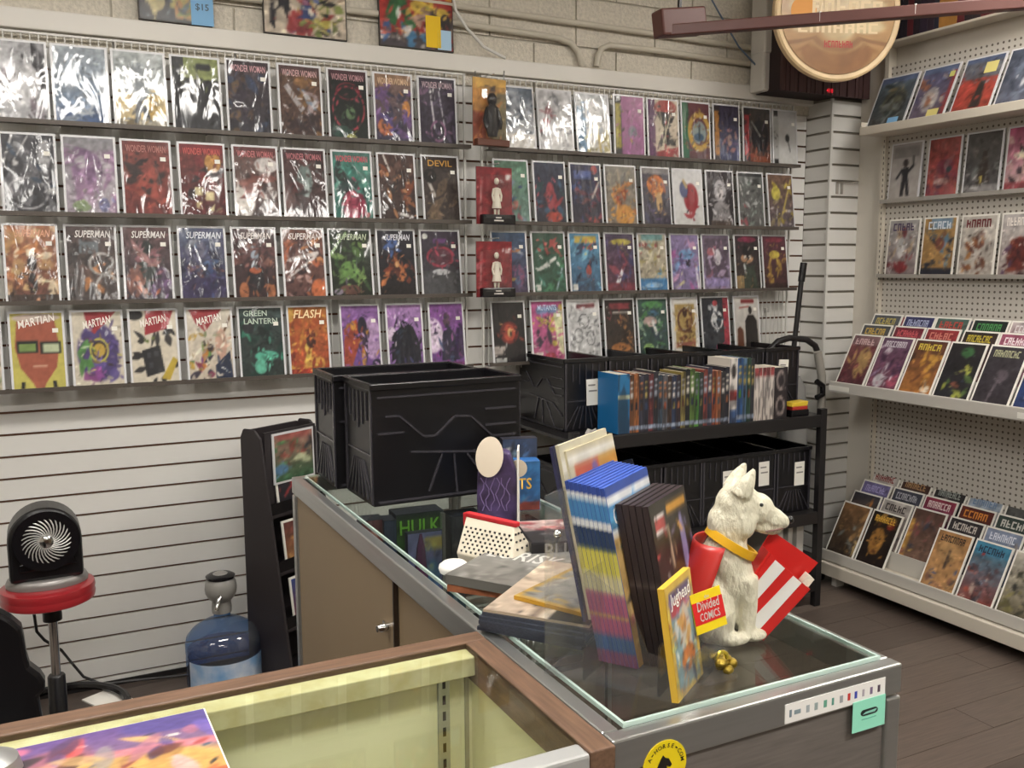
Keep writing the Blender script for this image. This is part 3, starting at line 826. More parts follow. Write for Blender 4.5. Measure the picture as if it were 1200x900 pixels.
RIGHT = [
 [('silver-white comic blurred by glare', 'g 8a94a4 d8d8d8;n 5a6878 .7 5;s 8 .14 a8b0bc,6a7484 0 .1 1 .6;r 0 .75 1 1 e0dcd4;s 4 .08 c8b080 .1 .75 .6 .95', None, '', 0),  # bright silver here is lamp glare painted into the print
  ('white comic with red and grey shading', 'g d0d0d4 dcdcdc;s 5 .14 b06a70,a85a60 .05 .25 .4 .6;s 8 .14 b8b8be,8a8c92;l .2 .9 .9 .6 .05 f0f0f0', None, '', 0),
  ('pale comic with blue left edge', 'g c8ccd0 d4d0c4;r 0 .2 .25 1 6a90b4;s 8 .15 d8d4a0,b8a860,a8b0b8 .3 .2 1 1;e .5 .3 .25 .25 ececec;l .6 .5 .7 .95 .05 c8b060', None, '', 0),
  ('plum-pink comic with olive spine', 'g a86090 98508a;r 0 0 .22 1 3c3a38;r .02 .12 .2 .88 a89a3c;e .6 .6 .16 .12 8a7a90;e .62 .6 .08 .06 6a7a80;d .1', None, '', 0),
  ('cream comic, black hourglass, purple spine', 'g c8b8a0 c8b49a;r 0 0 .22 1 5a2a58;e .6 .12 .38 .14 a83430;p 201c1e .25 .2 .95 .2 .68 .52 .92 .78 .3 .78 .54 .5;l .4 .2 .5 .8 .02 d8cca8;l .6 .2 .55 .8 .02 d8cca8;l .75 .25 .45 .8 .02 d8cca8;p a03438 .25 .9 1 .8 1 1 .25 1;d .12', None, '', 0),
  ('maroon comic with golden ring and green spine', 'g 6a3038 5a2830;r 0 0 .22 1 2c6a48;o .62 .5 .36 .3 .22 c89a38;e .62 .52 .28 .22 8a9a98;e .6 .6 .2 .08 3a5a78;l .62 .4 .62 .62 .03 2a3a40;d .1', None, '', 0),
  ('deep purple comic with orange spine', 'g 342a44 38406a;r 0 0 .22 1 2c2428;r .02 .1 .2 .9 b07028;s 8 .12 6a4a80,a06a68,4a4a88 .3 .4 1 .9;e .62 .62 .1 .12 b08a80', None, '', 0),
  ('black comic over orange with red spine', 'g 3a3430 6a3426;r 0 0 .22 1 241c20;r .02 .12 .2 .88 b02c30;e .62 .5 .36 .32 1c181c;l .3 .25 .62 .5 .025 a8a8a0;l .8 .22 .7 .4 .02 7a5a78;r .22 .82 1 1 8a4028;e .6 .82 .25 .05 5a3428', None, '', 0),
  ('pale grey comic with one small dark mark', 'g c4c4c4 c8c8c4;r 0 0 .22 1 b0b0ae;r .02 0 .2 .1 2a2a2a;r .02 .9 .2 1 2a2a2a;s 4 .05 6a6a6a 0 .3 .2 .7;e .6 .5 .1 .08 3a3a38;l .6 .5 .72 .75 .02 3c3a38;d .05', None, '', 0)],
 [('grey-green comic behind the upper red toy', 'g 5a8a6c 6a8a80;s 14 .14 a04a58,4a6a98,3a4a70,c06a60,7a90a0 .2 .25 1 1', None, '', 0),
  ('navy comic with a red figure shape', 'g 343a50 2c2c3c;s 12 .14 a8343c,3a5a78,8a3a40,2a4a50;e .5 .55 .16 .25 a84048;e .6 .9 .3 .1 b04034', None, '', 0),
  ('dark blue comic with red patches', 'g 3a3c5c 2c2838;r .1 .1 .7 .24 4a5a9a;s 14 .15 6a3040,8a4a50,3a4a80,b0403c .05 .3 1 1;l .95 .3 .7 .55 .04 c0b0a8;e .8 .08 .12 .08 b03038', None, '', 0),
  ('grey comic with orange blaze', 'g 8a8478 7a6a58;s 10 .14 6a6a68,a89a80 0 .05 1 .4;s 12 .16 c8702c,d89038,b04a24 .1 .4 1 1;e .6 .85 .35 .2 d08a30;l .2 .5 .9 .25 .05 c87838', None, '', 0),
  ('charcoal comic with an orange burst', 'g 4a4450 3a3444;e .5 .3 .35 .2 c86a2c;s 8 .12 d88a3c,a84a28 .2 .15 .8 .5;e .6 .6 .12 .2 c0965a;s 6 .12 5a4a70,3a3a58 0 .6 .6 1;r 0 0 1 .1 8a8484', None, '', 0),
  ('white comic with a red and blue shape', 'g d4d4d4 d0d0cc;e .6 .5 .28 .28 a82c34;e .35 .35 .16 .16 3a4478;s 5 .1 b03038,8a2430 .35 .5 .85 .95;l .35 .2 .45 .3 .05 c0a060;s 4 .05 2a2a34 .3 .2 .8 .8;d .08', None, '', 0),
  ('black comic with a pale silver bust', 'g 3a3438 2a2628;e .5 .35 .26 .22 a8a4a8;e .5 .38 .13 .13 c8c0c0;p 8a8688 .1 1 .25 .6 .5 .52 .8 .6 .95 1;s 6 .1 c8c4c8,6a686c .2 .5 .9 .9;r .1 .9 .9 1 4a3c34', None, '', 0),
  ('grey and white comic with tangled shapes', 'g 6a6e6c 5a5a58;s 18 .12 b8bab8,d0d0cc,3a3c3c,7a8a80;s 4 .1 9a4a50 0 .6 .4 1;r 0 0 1 .06 3a3c3c', None, '', 0),
  ('olive-yellow comic', 'g 7a5a48 5a5058;s 14 .14 c8b040,a89030,6a5a50,8a7a58;e .3 .35 .2 .14 d0c048;l .5 .8 .95 .1 .04 c0a850;s 4 .1 b8b0b0 .3 .6 .9 1', None, '', 0)],
 [('blue-orange comic behind the lower red toy', 'g 3a5a80 4a3a58;s 16 .14 c07038,4a7098,8a4a70,2a2c40,c8a048,b0b8c0', None, '', 0),
  ('green comic with red lettering shapes', 'g 2c4a3a 2a5a44;s 12 .16 3a7a50,24402e,4a8a78;s 6 .12 b8403c,c85048 .2 .12 .9 .3;l .2 .6 .7 .42 .04 d0d0c8;l .1 .62 .5 .55 .03 c8ccc4;l .9 .6 .7 .95 .03 90b0b8;r .03 .86 .2 .97 d8d8d0', None, '', 0),
  ('sky-blue comic with yellow and red header', 'g 4a90b8 34587a;r .15 .04 .9 .16 c8a838;s 4 .12 b83c44,d05a58 .2 .18 .8 .3;s 12 .14 2a3a58,384a60,1e2a40,6ab0d0;e .6 .65 .1 .12 b04a40;r .03 .86 .2 .97 d8d8d0', None, '', 0),
  ('indigo comic with yellow header and white blade', 'g 4a3a58 5a3040;s 12 .15 3a3a68,5a4a80,8a3a48,2c2c50;e .55 .14 .4 .06 b8a83c;p d8d8dc .2 .95 .55 .6 .58 .68 .4 .92;r 0 .85 1 1 7a2c3c', None, '', 0),
  ('sand-coloured comic with blue base', 'g b8b098 a89a80;r .1 0 .9 .1 6a9a98;s 14 .12 a89a60,8a6a58,c8c0a0,7a8a78 .05 .12 1 .75;s 4 .1 a84a48 .1 .12 .9 .2;r 0 .78 1 1 3a78b0;e .5 .9 .35 .05 8ab0d0', None, '', 0),
  ('lavender and pink comic', 'g 8a78a8 7a6a9a;s 12 .14 b05aa0,6a90c8,5a4a80,c890b8;e .6 .5 .1 .08 2a2434;e .55 .35 .3 .1 6a9ad0;l .1 .95 .4 .85 .04 c8c090;l .9 .6 .95 .95 .05 d0ccd4', None, '', 0),
  ('mauve comic with a white shape', 'g 6a5a70 8a7a9a;r .06 .05 .94 .95 5a4a5c;s 10 .14 a890b0,8a5a70,b0a0c0 .1 .2 .9 .95;e .55 .4 .14 .16 d8d0d8;e .3 .3 .16 .08 b0606a;r .05 .78 .95 .95 8a7ab0', None, '', 0),
  ('black comic with a tan round face shape', 'g 34282c 3a3430;e .5 .07 .42 .06 8a2c48;e .48 .42 .28 .1 b0805c;e .48 .3 .2 .12 1e1a1e;e .4 .4 .06 .04 d0c8b8;e .6 .4 .06 .04 d0c8b8;p 3a4438 .3 .9 .4 .55 .75 .55 .9 1 .3 1;l .35 .55 .4 .7 .05 b8c0c0;r 0 .75 .3 1 8a7048', None, '', 0),
  ('maroon comic with golden figures', 'g 5a2c38 4a2c2c;e .5 .07 .42 .05 8a3040;e .48 .35 .25 .08 c8b038;s 12 .14 a07830,b89038,7a5028 .15 .4 .9 .9;r 0 .9 1 1 3a2624', None, '', 0)],
 [('black comic with a red glowing face shape', 'g 221e22 1e1a1c;e .5 .5 .32 .2 7a2420;e .5 .5 .2 .15 b8402c;e .52 .5 .08 .08 e0a860;e .55 .52 .03 .05 2a1c18;r 0 .72 .34 .86 a89c94;r .03 .92 .38 .99 b0b0ac', None, '', 0),
  ('magenta and yellow comic', 'g c04888 b84a78;s 14 .15 d0c040,e0d048,3a2c40,d86a9a .1 .3 .9 .85;p d8d8a0 .7 .2 1 .1 1 .95 .8 .8;r 0 .85 .3 1 d0c8b8;e .55 .92 .2 .06 b83040;l .2 .15 .8 .13 .08 6a80b0;e .95 .1 .08 .06 c8b830', 'MUTANTS', 'b8c8e0', .6),
  ('black and white line-art comic', 'g c8c8c8 c0c0c0;s 26 .06 6a6a6c,8a8a8c,4a4a4c,dcdcdc;o .5 .35 .16 .12 .1 5a5a5c;o .3 .6 .14 .12 .1 6a6a6c;o .7 .65 .14 .12 .1 606062;l .3 .1 .85 .08 .05 7a3a40', None, '', 0),
  ('black comic with red header, brown shapes', 'g 2c2624 3a2a20;r .15 .05 .9 .16 8a2c34;l .15 .22 .85 .22 .02 b0a8a0;s 16 .12 7a5030,a86a34,4a3426,b87c40 .05 .3 .95 1;e .5 .85 .36 .1 a8642c', None, '', 0),
  ('green and blue comic with pale figure', 'g 3a5a50 2a4440;s 14 .14 3a6a8a,4a8a4a,2c3a4a,8aa888;e .5 .1 .4 .07 4a8a4a;e .4 .4 .25 .1 c0a098;l .5 .4 .6 .6 .06 d0d0cc;e .3 .88 .2 .1 8ab860', None, '', 0),
  ('gold comic in a wide white border', 'g d8d4cc d4d0c8;r .1 .1 .9 .9 b0904c;o .5 .4 .28 .2 .15 6a3c24;s 10 .1 7a4828,8a5a30,5a3420 .25 .25 .75 .85;e .5 .25 .1 .1 4a2c20;r .12 .8 .88 .88 9a5040;d .1', None, '', 0),
  ('charcoal comic with white strokes and red edge', 'g 2c3038 343840;r .8 0 1 .9 b03040;s 8 .12 d8d8d8,c8ccd0 .2 .15 .7 .6;o .55 .42 .2 .16 .15 d8d8d8;s 6 .1 3a4a58,1e2228 0 .4 .7 1;e .5 .1 .1 .06 c04048;p a83050 .4 1 .8 .82 1 .85 1 1', None, '', 0),
  ('white comic with dark standing silhouettes', 'g d0ccc4 b8b0a8;l .3 .08 .8 .08 .05 8a2c2c;l .2 .2 .6 .18 .02 b05a50;e .65 .25 .08 .08 2a2422;p 2c2624 .4 1 .42 .45 .55 .34 .78 .34 .92 .45 .95 1;p 6a3a24 .05 1 .08 .6 .2 .55 .32 .62 .34 1;d .08', None, '', 0)],
]
PXL = [
 [(-5, 55), (60, 128), (131, 196), (200, 260), (264, 318), (325, 378), (383, 432), (437, 484), (489, 535)],
 [(0, 68), (73, 138), (142, 203), (209, 266), (273, 328), (331, 384), (389, 438), (443, 489), (495, 540)],
 [(3, 70), (76, 139), (143, 203), (209, 267), (272, 326), (331, 383), (386, 438), (442, 489), (493, 541)],
 [(10, 78), (83, 147), (151, 211), (218, 275), (280, 335), (338, 388), (400, 448), (454, 498), (504, 546)]]
PXR = [
 [(588, 629), (631, 673), (676, 717), (719, 756), (759, 797), (799, 834), (836, 868), (871, 905), (907, 935)],
 [(580, 622), (626, 665), (669, 707), (710, 748), (753, 788), (790, 826), (829, 862), (866, 897), (901, 932)],
 [(577, 620), (624, 665), (668, 706), (710, 746), (749, 784), (787, 822), (824, 858), (862, 893), (895, 925)],
 [(577, 618), (623, 663), (666, 705), (709, 746), (748, 785), (788, 820), (823, 857), (861, 892)]]
ROWN = ['top', 'second', 'third', 'bottom']
YM = [(95, 140), (205, 225), (305, 305), (408, 385)]
for side, DAT, PX in (('left', LEFT, PXL), ('right', RIGHT, PXR)):
    for r in range(4):
        for i, (d, spec, ti, tc_, tw) in enumerate(DAT[r]):
            x0, x1 = PX[r][i]
            ym = YM[r][0 if side == 'left' else 1]
            a, b = hit(x0, ym, 1, 3.458), hit(x1, ym, 1, 3.458)
            w = min(.180, max(.155, (b.x - a.x) * .985))
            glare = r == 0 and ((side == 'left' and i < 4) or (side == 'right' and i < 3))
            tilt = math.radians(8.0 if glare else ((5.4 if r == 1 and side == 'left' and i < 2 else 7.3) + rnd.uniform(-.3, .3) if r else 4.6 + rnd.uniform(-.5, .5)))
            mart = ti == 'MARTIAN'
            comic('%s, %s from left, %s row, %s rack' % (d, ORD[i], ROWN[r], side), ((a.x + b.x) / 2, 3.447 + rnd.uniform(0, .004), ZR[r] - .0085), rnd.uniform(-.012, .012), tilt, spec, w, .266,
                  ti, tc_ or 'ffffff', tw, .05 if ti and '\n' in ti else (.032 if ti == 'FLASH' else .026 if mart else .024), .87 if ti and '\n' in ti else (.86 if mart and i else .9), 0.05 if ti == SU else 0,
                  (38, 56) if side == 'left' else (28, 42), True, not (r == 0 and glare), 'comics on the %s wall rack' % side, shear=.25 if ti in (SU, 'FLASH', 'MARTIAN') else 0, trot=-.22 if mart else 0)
a = hit(3, 410, 1, 3.458)
comic('comic cut off by the left photo edge, bottom row of left rack', (a.x - .085, 3.45, ZR[3] - .0085), 0, .11, 'g d0c8b8 b8a890;s 10 .2 3a3436,6a8a50', .17, .266, group='comics on the left wall rack')

# hanging blister packs
def blister(px, label, card, kind):
    x0, y0, x1, y1 = px
    yy = 3.375
    a, b = hit(x0, y1, 1, yy), hit(x1, y0, 1, yy)
    w, h = b.x - a.x, hit((x0 + x1) / 2, y0, 1, yy).z - hit((x0 + x1) / 2, y1, 1, yy).z
    t = thing('blister_pack', label, 'toy pack', ((a.x + b.x) / 2, yy, hit((x0 + x1) / 2, y1, 1, yy).z), .12)
    link('card', art_mesh(card, w, h, 24, 36, PR_FLAT), t, (0, -.0008, 0))
    MB().box(-w / 2, w / 2, 0, .003, 0, h).build('card_backing', mat('card_grey', '8a8580', .7), t)
    bw = w * .36
    if kind:
        f = MB()
        f.lathe([(.004, .0), (.005, .02), (.006, .022)], 10, Matrix.Translation((-.008, -.018, h * .16)))
        f.lathe([(.004, .0), (.005, .02), (.006, .022)], 10, Matrix.Translation((.008, -.018, h * .16)))
        f.lathe([(.019, 0), (.012, h * .2), (.011, h * .22), (.015, h * .34), (.006, h * .36)], 14, Matrix.Translation((0, -.018, h * .28)))
        f.tube([(-.014, -.018, h * .62), (-.021, -.02, h * .5), (-.017, -.022, h * .4)], .004, 8)
        f.tube([(.014, -.018, h * .62), (.021, -.02, h * .5), (.017, -.022, h * .4)], .004, 8)
        f.ell((0, -.018, h * .75), (.010, .010, .013), n=12, k=8)
        f.build('small_figure', mat('figure_white', 'ddd6c4', .5), t, True)
        MB().box(-w * .42, w * .5, -.03, -.001, 0, h * .17).build('black_base', BLACKG, t, bevel=.004)
        MB().box(-.012, .014, -.0306, -.03, h * .1, h * .125).box(-.02, .024, -.0306, -.03, h * .05, h * .075).build('base_print', mat('ink_white', 'c8c4bc', .5), t)
    else:
        f = MB()
        f.ell((0, -.02, h * .68), (.02, .016, .026), n=14, k=10)
        f.lathe([(.02, 0), (.03, h * .14), (.026, h * .3), (.03, h * .42), (.012, h * .47)], 16, Matrix.Translation((0, -.02, h * .14)), 1, .6)
        f.tube([(-.026, -.02, h * .52), (-.036, -.024, h * .36), (-.03, -.028, h * .26)], .008, 8)
        f.tube([(.026, -.02, h * .52), (.036, -.024, h * .36), (.03, -.028, h * .26)], .008, 8)
        f.build('small_figure', BLACKG, t, True)
        MB().box(-w * .48, w * .5, -.03, -.001, 0, h * .1).build('dark_base', mat('rust_base', '5a3020', .5), t, bevel=.003)
    mb = MB()
    P = [(-bw, -.001), (-bw, -.035), (-bw * .7, -.045), (bw * .7, -.045), (bw, -.035), (bw, -.001)]
    vs = [(x, y, z) for z in (h * .1, h * .85) for x, y in P]
    mb.add(vs, [(i, i + 1, i + 7, i + 6) for i in range(5)] + [(6, 7, 8, 9, 10, 11)])
    mb.build('clear_bubble', ACRYL, t)
    MB().tube([(0, -.035, h + .012), (0, .06, h + .012), (0, .066, h + .03)], .0025, 6).build('peg_hook', CHROME, t, True)
blister((553, 92, 594, 172), 'orange carded toy with a black figure hung between the racks', 'g d08a30 a8682c;r .55 .2 1 .9 7a6a3c;r 0 .5 .4 1 8a3c24;r 0 0 1 .14 d8a03a;s 6 .12 3a2a22,c87830', 0)
RC = 'g 8a2228 9a262c;s 8 .14 b03038,6a1a20,c8606a;l .15 .2 .1 .9 .03 c07a78;r .82 .12 .97 .22 e0dcd8'
blister((557, 196, 601, 263), 'upper red carded toy with a white figure, hung between the racks', RC, 1)
blister((557, 283, 601, 348), 'lower red carded toy with a white figure, hung between the racks', RC, 1)
for i, (x, y) in enumerate(((556, 88), (590, 88))):
    a = hit(x, y, 1, YW - .1)
    o = MB().tube([(a.x + .03, YW - .045, a.z - .005), (a.x + .005, YW - .09, a.z - .005), (a.x - .002, YW - .11, a.z + .012)], .003, 6).build('peg_hook', CHROME, None, True)
    tag(o, ('empty metal hook on the trim, the left of two', 'empty metal hook on the trim, the right of two')[i], 'hook', 'empty hooks above the orange toy')

# ================================================================== RIGHT GONDOLA
GX, GY = XR, 3.205
GLEN = 2.0
gon = thing('gondola_shelving', 'beige pegboard gondola with tiered comic shelves along the right wall', 'shelving', (GX, GY, 0))
GB = mat('gondola_beige', 'cdc5b6', 0.45, var=.03, scale=3)
GG = mat('gondola_lip', 'c4c0b8', 0.4)
MB().box(-.03, -.012, -GLEN, -.02, .1, 2.42).build('pegboard', PEG, gon)
MB().box(-.05, -.002, -.022, .0, 0, 2.6).build('upright_post', GB, gon)
mb = MB()
for i in range(80):
    z = .2 + i * .0254
    mb.box(-.0505, -.05, -.016, -.012, z, z + .012)
mb.build('post_slots', mat('slot_dark', '3a342e', .8), gon)
# top shelf
z_t = hit(1008, 159, 1, GY).z
MB().box(-.19, -.03, -GLEN, 0, z_t, z_t + .012).build('top_shelf', GB, gon)
MB().box(-.197, -.19, -GLEN, .002, z_t - .002, z_t + .036).build('shelf_lip', GB, gon, bevel=.003)
MB().box(-.19, -.03, -.004, 0, z_t, z_t + .06).build('shelf_end', GB, gon)
# narrow top ledge carrying dark books
z_u = hit(1062, 46, 0, GX - .06).z
MB().box(-.10, -.002, -GLEN, 0, z_u - .012, z_u).build('upper_ledge', GB, gon, bevel=.003)
# wire rows
for nm, y in (('wire_row', 237), ('wire_row', 324)):
    z = hit(1038, y, 0, GX - .06).z
    m = MB()
    m.box(-.072, -.03, -GLEN, -.022, z - .004, z - .001)
    m.box(-.074, -.072, -GLEN, -.022, z - .006, z + .012)
    m.build('wire_ledge', METAL_L, gon)
def tiers(zb, xf, n, nm):
    m = MB()
    m.box(xf - .012, -.03, -GLEN, 0, zb - .03, zb - .002)
    m.build('tier_shelf', GB, gon, bevel=.003)
    MB().box(xf - .022, xf - .012, -GLEN, .002, zb - .036, zb + .016).build('shelf_lip', GG, gon, bevel=.004)
    for i in range(1, n):
        x = xf + .062 * i
        MB().box(x - .004, -.032, -GLEN, -.003, zb + .046 * (i - 1), zb + .046 * i - .001).build('tier_step', GG, gon)
        MB().box(x - .010, x - .004, -GLEN, -.003, zb + .046 * (i - 1), zb + .046 * i + .035).build('tier_lip', GG, gon)
xf1, zf1 = hit(973, 450, 1, GY).x - GX + .015, hit(973, 450, 1, GY).z
tiers(zf1, xf1, 4, 'upper')
xf2, zf2 = hit(962, 648, 1, GY).x - GX + .015, hit(962, 645, 1, GY).z
tiers(zf2, xf2, 4, 'lower')
# base deck board and a dark panel standing in for the shade beneath it
MB().box(xf2 - .045, -.03, -GLEN, .004, zf2 - .10, zf2 - .04).build('base_deck', GB, gon, bevel=.004)
MB().box(-.12, -.05, -GLEN, -.02, 0, zf2 - .1).build('under_deck_shade', mat('deck_shade_dark', '1c1816', .8), gon)
for s in (.06, 1.2):
    MB().box(xf2 + .0, xf2 + .05, -s - .03, -s, 0, zf2 - .1).build('foot', WHITE, gon)
# small price-channel label strip with printing at the lip
for (s0, s1) in ((.0, .12), (.95, 1.08)):
    MB().box(xf1 - .0235, xf1 - .022, -s1, -s0, zf1 - .026, zf1 - .004).build('channel_label', PAPER, gon)

def gcomic(label, s, x, z, tilt, spec, group, w=.168, h=.26, title=None, tcol='e8e2d8', bag=False, res=(22, 34), tw=.75, th=.026):
    return comic(label, (GX + x, GY - s - w / 2, z), -math.pi / 2 + rnd.uniform(-.02, .02), tilt, spec, w, h, title, tcol, tw, th, .88, 0, res, bag, False, group)

GT = [('grey-green sleeved comic with blue price note', 'g 5a6a78 4a4c48;r 0 0 1 .1 5a6a90;e .55 .5 .35 .3 5a5a48;o .6 .55 .25 .2 .2 3a3a38;s 8 .14 8a7a58,3a4440,787c78'),
      ('violet sleeved comic with red edge and yellow note', 'g 5a5a80 6a5a68;r 0 0 1 .1 5a6a90;e .45 .6 .25 .25 b0a8a8;s 10 .13 a05a40,b06a48,4a4a70,c8b0a0;r .9 .1 1 1 a03a3c'),
      ('red sleeved comic with black tower shape', 'g 6a6c78 54545c;r 0 .38 1 1 b03a30;p 26242a .45 .9 .55 .45 .7 .42 .75 .9;r 0 0 1 .08 5a6a90;s 4 .1 8a8a92,3a3a40 0 .1 1 .35'),
      ('blue-grey sleeved comic with white streak', 'g 4a5468 5a6074;s 8 .18 3a4458,6a7488,78809a;l .8 .2 .55 .65 .05 d8d8dc'),
      ('slate sleeved comic', 'g 5a5a68 44485a;s 8 .18 3a4458,8a6a68')]
edges = [(1013, 1057), (1060, 1104), (1109, 1157), (1160, 1210), (1216, 1268)]
for i, (d, sp) in enumerate(GT):
    a, b = hit(edges[i][0], 135, 0, GX - .175), hit(edges[i][1], 135, 0, GX - .175)
    s = GY - a.y
    r = gcomic('%s, %s along the gondola top shelf' % (d, ORD[i]), s, -.172, z_t + .014, math.radians(24), sp, 'sleeved comics on the gondola top shelf', w=a.y - b.y - .004, h=.272, bag=True)
    for (k, u, v, col) in ((0, .25, .02, '7fb0d8'), (1, .2, .04, 'd8cc80'), (2, .25, .78, 'd8cc80'), (1, .42, .86, 'c8c870')):
        if k == i:
            n = MB().box(-.028 if v < .8 or k == 2 else -.012, .028 if v < .8 or k == 2 else .012, -.003, -.002, 0, .05 if v < .8 or k == 2 else .025).build('price_note', mat('note_' + col, col, .7), r)
            n.location = (u * .16 if k else .04, 0, v * .24)
GW = [[('pale grey comic with a black standing figure shape', 'g a8a09c b8b0a8;r .05 .05 .95 .25 8a8480;e .5 .35 .1 .08 3a3030;p 26242a .38 .95 .42 .6 .36 .45 .62 .42 .62 .62 .72 .95 .6 .95 .53 .7 .5 .95;l .62 .5 .78 .4 .04 26242a;l .75 .25 .77 .42 .03 2a2828;l .38 .48 .22 .62 .04 26242a;e .28 .7 .1 .08 b8b0ac;d .08', None),
       ('orange-red comic', 'g a04038 a84040;s 10 .18 b84c38,8a3040,c86a48,5a3048;e .55 .5 .3 .15 7a2c3c;e .7 .55 .1 .06 2a3a40;e .5 .75 .3 .06 c09088', None),
       ('dark grey comic with a small yellow spot', 'g 4a4644 4c4a4a;s 12 .14 5a5450,343234,6a706c;p 3a3028 .35 .85 .5 .3 .6 .3 .75 .85;r .44 .72 .52 .85 c8b050;r 0 .88 1 1 8a8684', None),
       ('pink and white comic with dark figures', 'g b8406a c8b0a8;s 14 .16 c03c5a,e0d4cc,3a2c34,d0a098;e .5 .45 .3 .06 e8d8b8;r 0 .88 1 1 a84048', None),
       ('magenta comic', 'g a03c60 8a4a50;s 10 .15 c05a78,4a2c38', None)],
      [('grey comic with red skirted figure shape', 'g a8a4a0 8a7878;s 12 .14 b8b4b0,7a3034,6a5a60,c0a080;e .5 .85 .25 .12 8a2c30;e .45 .5 .15 .2 c8c4c4', '#', '4a3c58'),
       ('orange comic with blue armoured shape', 'g b88a48 a87c44;r .2 .0 .9 .18 7a98b0;s 14 .13 3a5a80,5a86a8,2c3444,8a5a40 .15 .25 .9 .9;e .55 .45 .16 .12 8a4a3c;r 0 .88 1 1 2a2c38', '#', 'd0d8e0'),
       ('white comic with a bristling orange figure', 'g c8c0b4 b8aca0;s 18 .12 a05a2c,c07a38,7a4024,6a3c30 .1 .3 .9 1;s 10 .08 3a2c28,d8d0c4', '#', '6a2428'),
       ('white comic with a dark red beast shape', 'g c0b8b4 a89890;e .6 .65 .42 .3 6a2a24;s 14 .12 8a3a28,4a2428,a85a34,5a3a58 .15 .35 1 1', '#', 'e8e0d8'),
       ('brown comic', 'g a89a90 6a4a40;s 12 .14 8a4a30,4a3430', None)]]
wedges = [[(1040, 1078), (1083, 1122), (1127, 1170), (1174, 1215), (1220, 1264)], [(1037, 1074), (1077, 1117), (1121, 1165), (1168, 1210), (1214, 1258)]]
for r, yy in ((0, 237), (1, 324)):
    z = hit(1038, yy, 0, GX - .06).z
    for i, q in enumerate(GW[r]):
        a, b = hit(wedges[r][i][0], yy - 8, 0, GX - .065), hit(wedges[r][i][1], yy - 8, 0, GX - .065)
        gcomic('%s, %s on the %s gondola wire ledge' % (q[0], ORD[i], ('upper', 'lower')[r]), GY - a.y, -.069, z, math.radians(5), q[1], 'comics on the gondola wire ledges', w=min(.175, a.y - b.y), h=.264, bag=r == 0,
               title=q[2], tcol=q[3] if len(q) > 3 else 'ffffff', th=.034)

UP = [[('maroon and tan comic', 'g 8a4a4a 5a2c34;e .65 .55 .25 .35 b08850;s 8 .14 6a2430,a05a3c,c89858;r 0 0 1 .2 8a6468', '#', 'c8a8a8'),
       ('violet comic with white creature shapes', 'g 6a4a68 7a3c50;s 10 .15 c0b4c4,4a2c48,8a6a90,d0c4cc;e .35 .85 .2 .15 c8c0c8;e .8 .85 .18 .1 b04860', '#', 'c8c0c8'),
       ('amber comic with dark shapes', 'g 5a3428 b8702c;s 12 .15 c8862c,3a241c,d89a34,6a3a24;e .8 .9 .16 .08 d8c8b0', '#', 'c8b048'),
       ('black comic with multicoloured team shapes', 'g 2a2628 24242a;e .55 .15 .2 .1 3a6a3c;s 12 .12 a8a83c,5a7a3c,8a4a34,3a4a6a,b0b840 .15 .4 .9 1', None, ''),
       ('dark grey comic with smoke wisp', 'g 38343a 342e34;e .55 .5 .2 .12 5a5058;l .5 .6 .4 .95 .04 6a6068', '#', 'a8a888'),
       ('blue comic with white star shapes', 'g 2a4a8a 28386a;s 8 .14 4a7ac0,c8c8d0,1e2c50', None, '')],
      [('grey-gold', 'g 4a5058 8a6a34;s 6 .12 b08838', '#', 'c0a050'), ('crimson', 'g 8a2c3c 5a2430', '#', 'c85a60'), ('scarlet', 'g a83034 7a2c30', '#', 'c87a6c'), ('black and gold', 'g 38302a 6a2a28', '#', 'b8a83c'), ('rose and white', 'g a84a68 c890a0', '#', 'e8d8dc'), ('grey-violet', 'g 5a5070 4a4058', None, '')],
      [('slate and yellow', 'g 5a5e68 6a6a58', '#', 'b8a860'), ('indigo', 'g 3c3c70 34345a', '#', 'a8b0d0'), ('teal and brick-red', 'g 4a6a60 8a3a38', '#', 'b04a40'), ('black and green', 'g 26302c 24282a', '#', '4a8a50'), ('white and maroon', 'g b8a8a8 8a3c40', '#', 'd8d0d0'), ('grey', 'g 6a6a70 5a5a60', None, '')],
      [('pink-red', 'g b0484c 8a3c40', '#', 'd0a0a0'), ('orange', 'g b86a30 8a4a28', '#', 'e0a848'), ('grey-blue', 'g 5a6478 4a3c40;e .5 .2 .2 .12 8a4a44', None, ''), ('brick-red', 'g a04044 7a3438', '#', 'c05a54'), ('navy', 'g 34384a 2c2c3c', None, ''), ('mauve', 'g 8a7088 6a5a70', None, '')]]
